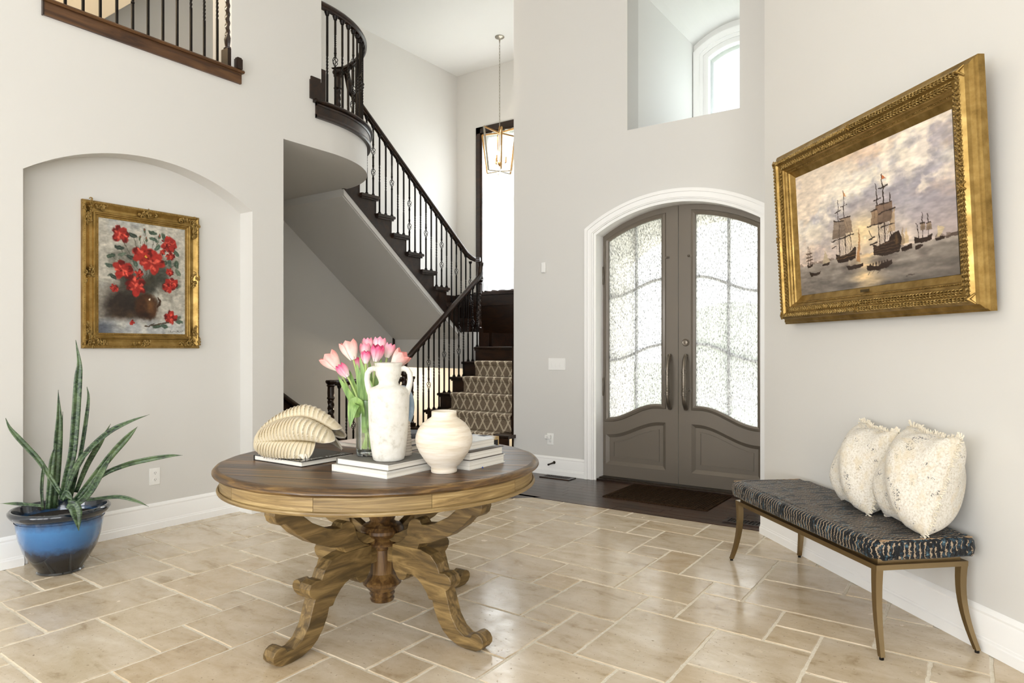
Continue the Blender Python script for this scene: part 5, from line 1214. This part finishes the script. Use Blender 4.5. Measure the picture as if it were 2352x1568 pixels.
for sx in (-1, 1):
    for z in (.055, FH - .055): obj('corner_leaf', MB().tube([(sx * (FW_ / 2 - .03), -.07, z - .022), (sx * (FW_ / 2 - .055), -.084, z), (sx * (FW_ / 2 - .03), -.07, z + .022)], [.004, .012, .004], 8), GOLD, t)
for x, z, v_ in ((0, .055, 0), (0, FH - .055, 0), (-FW_ / 2 + .055, FH / 2, 1), (FW_ / 2 - .055, FH / 2, 1)):
    for sg in (-1, 1): obj('ribbon_cross', MB().tube([(x - .016, -.082, z - sg * .016), (x, -.088, z), (x + .016, -.082, z + sg * .016)], .004, 6), GOLD, t)
obj('canvas', paint_ships().brush(81, 5, .22).mesh('canvas', FW_ - .336, FH - .336), OIL, t, loc=(0, -.012, .168))
obj('name_plate', MB().box(-.035, .035, -.0305, -.0285, .142, .156), BRASS, t, smooth=False, rot=(0, 0, 0))

# ------------------------------------------------------------------ bench with striped velvet cushion
VEL = NT('striped_velvet'); tc = VEL.n.new('ShaderNodeTexCoord'); sp = VEL.n.new('ShaderNodeSeparateXYZ'); VEL.link(tc.outputs['Object'], sp.inputs[0])
vv = VEL.coord((1.0, 7, 7)); wob = VEL.noise(vv, 9, 4, .6)
spn = VEL.n.new('ShaderNodeSeparateXYZ'); VEL.link(tc.outputs['Normal'], spn.inputs[0]); endf = VEL.math('GREATER_THAN', VEL.math('ABSOLUTE', spn.outputs[0]), .75)
along = VEL.math('ADD', sp.outputs[0], VEL.math('MULTIPLY', endf, VEL.math('MULTIPLY', sp.outputs[1], .9)))
q = VEL.math('ADD', VEL.math('MULTIPLY', along, 46.0), VEL.math('MULTIPLY', wob, 1.5)); fr_ = VEL.math('ABSOLUTE', VEL.math('SUBTRACT', VEL.math('FRACT', q), .5))
brk = VEL.noise(VEL.coord((60, 9, 9)), 1.0, 2, .5); ln = VEL.math('MULTIPLY', VEL.math('LESS_THAN', fr_, .12), VEL.math('GREATER_THAN', brk, .43))
edge = VEL.math('LESS_THAN', fr_, .24)
bl_ = VEL.ramp(VEL.noise(VEL.coord((14, 22, 22)), 2.0, 4, .6), [(.40, '#05080C'), (.54, '#101A24'), (.64, '#3A5664'), (.74, '#7C9CA8')])
cA = VEL.mix(edge, bl_, '#07090C'); VEL.set(color=VEL.mix(ln, cA, '#A8947C'), rough=.5, sheen=.06, spec=.3); VEL.bump(VEL.math('SUBTRACT', 1.0, fr_), .6, .006); VEL = VEL.m
BZ0, BS, BN = .0, 1.2375, .255
b0 = rw(BS, BN, 0)
t = thing('upholstered_bench', 'brass-framed bench with dark striped velvet cushion', 'bench', (b0.x, b0.y, 0), RW_ROT)
# local: x along the wall (towards viewer's right), y away from room (towards the wall)
HX, HY = .625, .215
def leg_b(sx, sy):
    pts = []
    for k in range(11):
        q = k / 10; z = .372 * (1 - q) + .012 * q; fl = (q ** 2.0)
        pts.append((sx * (HX - .016 - .012 * math.sin(PI * q) + .055 * fl), sy * (HY - .016 - .004 * math.sin(PI * q) + .022 * fl), z))
    mb = MB(); prev = None
    for k, (x, y, z) in enumerate(pts):
        h_ = .0165 - .0065 * k / 10
        b = mb.ring([(x - h_, y - h_, z), (x + h_, y - h_, z), (x + h_, y + h_, z), (x - h_, y + h_, z)], prev)
        if prev is None: mb.f.append((b + 3, b + 2, b + 1, b))
        prev = b
    mb.f.append((prev, prev + 1, prev + 2, prev + 3)); o = obj('leg', mb, BRASS, t, ang=60)
    x, y, z = pts[-1]; obj('foot_pad', MB().lathe([(.009, 0), (.009, .012)], 10, (x, y, 0)), IRON, o)
for sx in (-1, 1):
    for sy in (-1, 1): leg_b(sx, sy)
for nm, b in (('frame_rail', (-HX, HX, -HY, -HY + .022)), ('frame_rail', (-HX, HX, HY - .022, HY)), ('frame_rail', (-HX, -HX + .022, -HY + .022, HY - .022)), ('frame_rail', (HX - .022, HX, -HY + .022, HY - .022))): obj(nm, MB().box(*b, .352, .374), BRASS, t, smooth=False)
obj('seat_board', MB().box(-HX + .02, HX - .02, -HY + .02, HY - .02, .374, .402), BRASS, t, smooth=False)
CXh, CYh = .665, .245
def cush(u, q):
    # rounded slab cross-section
    a = 2 * PI * u; ca, sa = math.cos(a), math.sin(a); e = .16
    x = math.copysign(abs(ca) ** e, ca); y = math.copysign(abs(sa) ** e, sa); return x, y
mb = MB(); prev = None; n = 72
lay = [(.402, -.014), (.404, -.004), (.412, 0), (.44, .004), (.466, .001), (.477, -.006), (.483, -.018), (.4845, -.04)]
for z, ins in lay:
    ring = [((CXh + ins) * cush(k / n, 0)[0], (CYh + ins) * cush(k / n, 0)[1], z + .0025 * math.sin(k * .9)) for k in range(n)]
    b = mb.ring(ring, prev)
    if prev is None: mb.f.append(tuple(range(b, b + n))[::-1])
    prev = b
mb.f.append(tuple(range(prev, prev + n)))
obj('seat_cushion', mb, VEL, t, ang=60)
pip = MB()
for sx in (-1, 1): pip.tube([(sx * (CXh - .02), -CYh + .03 + (2 * CYh - .06) * k / 20, .482 + .001 * math.sin(k * 3)) for k in range(21)], .003, 6)
obj('piping', pip, NT('tan_piping').set(color='#A88A68', rough=.8).m, t)

# ------------------------------------------------------------------ cushions
BOUC = NT('ivory_boucle'); v = BOUC.coord((1, 1, 1)); f = BOUC.noise(v, 120, 3, .7); g = BOUC.noise(v, 14, 4, .6); h2 = BOUC.noise(BOUC.coord((1, 5, 2)), 7, 4)
cc = BOUC.ramp(f, [(.3, '#C9BEA9'), (.5, '#EAE3D5'), (.7, '#F4EFE5')]); dk = BOUC.math('MULTIPLY', BOUC.math('GREATER_THAN', g, .60), BOUC.math('GREATER_THAN', f, .55)); cc = BOUC.mix(dk, cc, '#77726B'); cc = BOUC.mix(BOUC.ramp(h2, [(.5, 0.0), (.66, .6)]), cc, '#E2D2B2')
BOUC.set(color=cc, rough=.95, spec=.1, sheen=.3); BOUC.bump(f, .9, .008); BOUC = BOUC.m
FRNG = plain('ivory_fringe', '#EFE6D3', .95)
def cushion(s_, off, z, yaw, tilt, roll, label, W_=.46, H_=.44, T_=.19):
    p = rw(s_, off, z); t = thing('throw_cushion', label, 'cushion', tuple(p), group='ivory fringed cushions on the bench')
    t.rotation_euler = (Matrix.Rotation(RW_ROT + yaw, 3, 'Z') @ Matrix.Rotation(tilt, 3, 'X') @ Matrix.Rotation(roll, 3, 'Y')).to_euler()
    def pt(u, q, sg):
        a = 2 * u - 1; b = 2 * q - 1; k = (1 - abs(a) ** 2.2) * (1 - abs(b) ** 2.4); th = T_ / 2 * max(0, k) ** .52
        px = W_ / 2 * a * (1 - .11 * (1 - abs(b) ** 2.2) * abs(a) ** 3 * 0 - .10 * (1 - b * b) * abs(a)); pz = H_ / 2 * b * (1 - .09 * (1 - a * a) * abs(b))
        # slouch at the bottom corners
        if b < 0: px *= 1 - .22 * abs(b) ** 5 * abs(a)
        th *= 1 + .12 * math.sin(5 * a + 3 * b); pz += .006 * math.sin(9 * a)
        return (px, sg * th, pz + H_ / 2)
    mb = MB(); mb.grid(lambda u, q: pt(u, q, 1), 34, 34); mb.grid(lambda u, q: pt(u, q, -1), 34, 34); obj('cover', mb, BOUC, t, ang=80)
    fr = MB(); rr = random.Random(int(s_ * 100))
    def tuft(px, pz, nx, nz):
        for _ in range(2):
            L = rr.uniform(.008, .02); j = rr.uniform(-.9, .9); k2 = rr.uniform(-.008, .008)
            fr.tube([(px - nx * .004, k2 * .4, pz - nz * .004), (px + nx * L * .5, k2, pz + nz * L * .5 + j * .003), (px + nx * L - nz * j * .008, k2 * 1.6, pz + nz * L + nx * j * .008)], [.0026, .0030, .0022], 5)
    n = 46
    for k in range(n + 1):
        q = k / n
        for (u_, v_, nx, nz) in ((0, q, -1, 0), (1, q, 1, 0), (q, 1, 0, 1)):
            p_ = pt(u_, v_, 1); tuft(p_[0], p_[2], nx, nz)
    obj('fringe', fr, FRNG, t)
    return t
cushion(1.325, .200, .484, R(-14), R(-16), R(2), 'ivory fringed cushion nearer the front doors', .42, .43, .27)
cushion(1.70, .218, .486, R(-14), R(-16), R(2), 'ivory fringed cushion at the near end of the bench', .44, .45, .30)

# ------------------------------------------------------------------ snake plant
t = thing('potted_plant', 'snake plant in a glossy blue ombre pot', 'plant', (-4.395, 1.742, 0))
GLZ = NT('blue_ombre_glaze'); tc = GLZ.n.new('ShaderNodeTexCoord'); sp = GLZ.n.new('ShaderNodeSeparateXYZ'); GLZ.link(tc.outputs['Object'], sp.inputs[0]); nz = GLZ.noise(GLZ.coord(), 30, 4)
hh = GLZ.math('ADD', GLZ.math('MULTIPLY', sp.outputs[2], 1 / .38), GLZ.math('MULTIPLY', GLZ.math('SUBTRACT', nz, .5), .12))
GLZ.set(color=GLZ.ramp(hh, [(.22, '#0B0D12'), (.34, '#142338'), (.46, '#2F6396'), (.70, '#3D78B0'), (.80, '#28527E'), (.86, '#12202F'), (1.0, '#0F1822')]), rough=.14, spec=.6, coat=.6); GLZ = GLZ.m
obj('pot', MB().lathe([(.0, .0), (.112, .0), (.118, .006), (.112, .014), (.118, .03), (.150, .075), (.180, .13), (.202, .20), (.214, .27), (.220, .318), (.232, .322), (.242, .332), (.252, .348), (.252, .36), (.243, .369), (.232, .368), (.226, .355), (.215, .30), (.20, .295), (.0, .295)], 56), GLZ, t, ang=50)
SOIL = NT('potting_soil'); v = SOIL.coord(); SOIL.set(color=SOIL.ramp(SOIL.noise(v, 60, 4), [(.3, '#0D0A07'), (.7, '#2B221A')]), rough=1.0); SOIL.bump(SOIL.noise(v, 60, 4), 1, .01); SOIL = SOIL.m
obj('soil', MB().lathe([(.0, .318), (.10, .314), (.222, .305)], 32), SOIL, t)
SNK = NT('snake_plant_leaf'); v = SNK.coord((16, 16, 30)); wv_ = SNK.noise(v, 2.2, 3, .5, 1.2); gg = SNK.noise(SNK.coord((3, 3, 3)), 3, 2)
SNK.set(color=SNK.mix(SNK.ramp(gg, [(.45, 0.0), (.75, .7)]), SNK.ramp(wv_, [(.38, '#16251A'), (.5, '#31492F'), (.64, '#566B4A')]), '#6E8357'), rough=.36, spec=.5); SNK = SNK.m
CD = Vector((.80, -.32, .1)).normalized()
RTp = Vector((math.cos(R(34.9)), math.sin(R(34.9)), 0))
def smooth_path(P, n):
    P = [Vector(p) for p in P]; P = [P[0] * 2 - P[1]] + P + [P[-1] * 2 - P[-2]]; m_ = len(P) - 3; out = []
    for k in range(n + 1):
        x = k / n * m_; i = min(int(x), m_ - 1); u = x - i; p0, p1, p2, p3 = P[i:i + 4]
        out.append(.5 * ((2 * p1) + (p2 - p0) * u + (2 * p0 - 5 * p1 + 4 * p2 - p3) * u * u + (3 * p1 - p0 - 3 * p2 + p3) * u ** 3))
    return out
leaves = [
    ([(0.007, 0.005, 0.413), (0.03, 0.021, 0.544), (0.057, 0.039, 0.674), (0.071, 0.049, 0.86), (0.084, 0.058, 1.102), (0.089, 0.062, 1.195), (0.072, 0.05, 1.329)], 0.021),
    ([(-0.061, -0.018, 0.353), (-0.046, -0.008, 0.54), (-0.038, -0.002, 0.708), (-0.03, 0.003, 0.858), (-0.033, 0.001, 1.04)], 0.022),
    ([(-0.078, 0.006, 0.346), (-0.064, 0.016, 0.534), (-0.054, 0.023, 0.723), (-0.044, 0.03, 0.911)], 0.013),
    ([(-0.017, 0.061, 0.4), (0.014, 0.083, 0.57), (0.033, 0.096, 0.683), (0.053, 0.11, 0.835), (0.068, 0.12, 0.986), (0.061, 0.115, 1.056)], 0.01),
    ([(0.074, -0.022, 0.445), (0.01, -0.066, 0.564), (-0.035, -0.098, 0.646), (-0.08, -0.129, 0.706), (-0.133, -0.166, 0.775), (-0.17, -0.192, 0.83), (-0.189, -0.205, 0.885)], 0.014),
    ([(0.074, -0.01, 0.434), (0.127, 0.027, 0.599), (0.195, 0.075, 0.709), (0.285, 0.138, 0.805), (0.375, 0.201, 0.861), (0.473, 0.269, 0.904)], 0.015),
    ([(0.163, 0.004, 0.415), (0.253, 0.066, 0.551), (0.342, 0.129, 0.688), (0.417, 0.181, 0.788), (0.458, 0.209, 0.84)], 0.019),
    ([(0.073, 0.075, 0.437), (0.181, 0.15, 0.549), (0.288, 0.225, 0.605), (0.38, 0.289, 0.633), (0.495, 0.369, 0.657), (0.56, 0.415, 0.66)], 0.015),
    ([(0.126, 0.087, 0.404), (0.209, 0.146, 0.418), (0.286, 0.199, 0.423), (0.362, 0.252, 0.399), (0.419, 0.292, 0.367)], 0.011),
    ([(-0.005, -0.089, 0.388), (-0.068, -0.133, 0.394), (-0.128, -0.175, 0.4), (-0.2, -0.225, 0.401)], 0.01),
    ([(0.028, 0.068, 0.442), (0.082, 0.106, 0.602), (0.144, 0.149, 0.733), (0.196, 0.185, 0.841)], 0.016),
    ([(0.019, 0.013, 0.413), (0.057, 0.039, 0.544), (0.103, 0.071, 0.646), (0.148, 0.103, 0.72)], 0.02),
    ([(-0.005, -0.065, 0.365), (0.006, -0.057, 0.507), (0.018, -0.049, 0.645), (0.037, -0.036, 0.746)], 0.015),
    ([(-0.005, -0.089, 0.365), (-0.01, -0.093, 0.484), (-0.005, -0.089, 0.575), (0.001, -0.085, 0.641)], 0.009),
    ([(0.204, -0.005, 0.399), (0.27, 0.042, 0.476), (0.329, 0.083, 0.602), (0.37, 0.111, 0.692)], 0.018),
    ([(-0.064, 0.004, 0.358), (-0.068, 0.001, 0.461), (-0.056, 0.009, 0.574)], 0.014),
    ([(-0.025, 0.056, 0.381), (-0.009, 0.066, 0.485), (0.022, 0.088, 0.58)], 0.014),
    ([(0.074, -0.022, 0.417), (0.094, -0.008, 0.459), (0.112, 0.004, 0.44), (0.123, 0.012, 0.417)], 0.016),
    ([(0.294, -0.082, 0.434), (0.319, -0.064, 0.426), (0.333, -0.054, 0.386), (0.344, -0.047, 0.29)], 0.028),
]
for i, (P, wd) in enumerate(leaves):
    n = 20; pts = smooth_path(P, n); ws = [wd * (.55 + .45 * math.sin(PI * min(1, .12 + .75 * k / n))) * (1 if k < .62 * n else max(.02, 1 - ((k - .62 * n) / (.38 * n)) ** 1.6)) for k in range(n + 1)]
    o = obj('leaf', ribbon(MB(), pts, ws, CD + RTp * (.5 * math.sin(i * 2.1)), .35), SNK, t); sd = o.modifiers.new('leaf_thickness', 'SOLIDIFY'); sd.thickness = .003

# ------------------------------------------------------------------ small fittings
PLAS = plain('white_plastic', '#F4F3EF', .3); SLOT = plain('dark_slot', '#3A3835', .6)
def plate_x(name, label, cat, loc, rotz, w_, h_, kind):
    # local: plate in XZ facing -Y, base centre at bottom
    t = thing(name, label, cat, loc, rotz)
    o = obj('plate', MB().box(-w_ / 2, w_ / 2, -.006, 0, 0, h_), PLAS, t); bv = o.modifiers.new('soft_edge', 'BEVEL'); bv.width = .002; bv.segments = 2
    if kind == 'outlet':
        for z in (h_ * .30, h_ * .70):
            obj('receptacle', MB().lathe([(.0, 0), (.0165, 0), (.0165, .003), (0, .003)], 20).move(Matrix.Translation((0, -.006, z)) @ Matrix.Rotation(R(90), 4, 'X')), PLAS, t)
            obj('slots', MB().box(-.007, -.005, -.0096, -.0088, z - .002, z + .007).box(.005, .007, -.0096, -.0088, z - .002, z + .007).box(-.002, .002, -.0096, -.0088, z - .009, z - .005), SLOT, t, smooth=False)
    if kind == 'switch':
        for k in range(4):
            x = -w_ / 2 + w_ * (k + .5) / 4; o = obj('rocker', MB().quadbox([(x - .016, -.006, h_ / 2 - .033), (x + .016, -.006, h_ / 2 - .033), (x + .016, -.0065, h_ / 2 + .033), (x - .016, -.0065, h_ / 2 + .033), (x - .016, -.010, h_ / 2 - .033), (x + .016, -.010, h_ / 2 - .033), (x + .016, -.0068, h_ / 2 + .033), (x - .016, -.0068, h_ / 2 + .033)]), PLAS, t, smooth=False)
    return t
plate_x('light_switch', 'white four-rocker light switch beside the front doors', 'switch', (-3.577, YD, 1.062), 0, .20, .12, 'switch')
plate_x('wall_outlet', 'white wall outlet in the niche near the plant', 'outlet', (-4.85, 2.521, .315), R(90), .075, .118, 'outlet')
plate_x('wall_outlet', 'white wall outlet low beside the front doors', 'outlet', (-3.655, YD, .30), 0, .075, .118, 'outlet')
t = thing('plug_adapter', 'white plug-in adapter on the outlet beside the doors', 'adapter', (-3.672, YD - .0062, .362))
o = obj('body', MB().box(-.032, .032, -.034, -.0035, 0, .04), PLAS, t); bv = o.modifiers.new('soft_edge', 'BEVEL'); bv.width = .006; bv.segments = 3
obj('socket', MB().box(-.008, -.006, -.0348, -.034, .016, .026).box(.006, .008, -.0348, -.034, .016, .026).box(-.002, .002, -.0348, -.034, .009, .013), SLOT, t, smooth=False)
t = thing('wall_sensor', 'small white sensor high on the wall left of the doors', 'sensor', (-3.733, YD, 2.055))
o = obj('housing', MB().box(-.026, .026, -.022, 0, 0, .105), PLAS, t); bv = o.modifiers.new('soft_edge', 'BEVEL'); bv.width = .008; bv.segments = 3
obj('lens', MB().box(-.016, .016, -.0235, -.022, .055, .085), PLAS, t, smooth=False)
t = thing('door_stop', 'dark metal door stop on the baseboard', 'door stop', (-3.60, YD - .0165, .128))
obj('rod', MB().tube([(0, 0, 0), (-.012, -.085, -.01)], .008, 10), BRONZE, t); obj('tip', MB().tube([(-.012, -.085, -.01), (-.0135, -.096, -.0115)], .010, 10), IRON, t); obj('base_plate', MB().tube([(0, .0, 0), (0, -.006, 0)], .015, 12), BRONZE, t)
def vent(label, x, y, rot, w_, d_, n):
    t = thing('floor_vent', label, 'vent', (x, y, .0004), rot)
    obj('frame', MB().box(-w_ / 2, w_ / 2, -d_ / 2, -d_ / 2 + .022, 0, .007).box(-w_ / 2, w_ / 2, d_ / 2 - .022, d_ / 2, 0, .007).box(-w_ / 2, -w_ / 2 + .03, -d_ / 2 + .022, d_ / 2 - .022, 0, .007).box(w_ / 2 - .03, w_ / 2, -d_ / 2 + .022, d_ / 2 - .022, 0, .007), DARK, t, smooth=False)
    obj('dark_well', MB().box(-w_ / 2 + .03, w_ / 2 - .03, -d_ / 2 + .022, d_ / 2 - .022, 0, .0015), IRON, t, smooth=False)
    for k in range(n):
        xx = -w_ / 2 + .03 + (w_ - .06) * (k + .5) / n; obj('slat', MB().box(xx - .0035, xx + .0035, -d_ / 2 + .022, d_ / 2 - .022, .0015, .006), DARK, t, smooth=False)
vent('dark wood floor vent below the door stop', -3.50, 5.805, 0, .34, .14, 12)
vent('dark wood floor vent at the foot of the diagonal wall', -1.46, 5.09, 0, .30, .15, 9)
# door mat
MATC = NT('ribbed_coir'); tc = MATC.n.new('ShaderNodeTexCoord'); nz = MATC.noise(MATC.coord((1, 1, 1)), 160, 3)
MATC.set(color=MATC.ramp(nz, [(.3, '#241A12'), (.7, '#4A392A')]), rough=1.0, spec=.05); MATC.bump(nz, .8, .004); MATC = MATC.m
t = thing('door_mat', 'dark brown ribbed mat in front of the doors', 'mat', (-2.275, 5.60, .0004))
obj('backing', MB().box(-.46, .46, -.315, .315, 0, .006), MATC, t, smooth=False)
mb = MB()
for k in range(40):
    x = -.44 + .88 * (k + .5) / 40; mb.box(x - .0068, x + .0068, -.295, .295, .006, .0105)
o = obj('ribs', mb, MATC, t, smooth=False); o['kind'] = 'stuff'
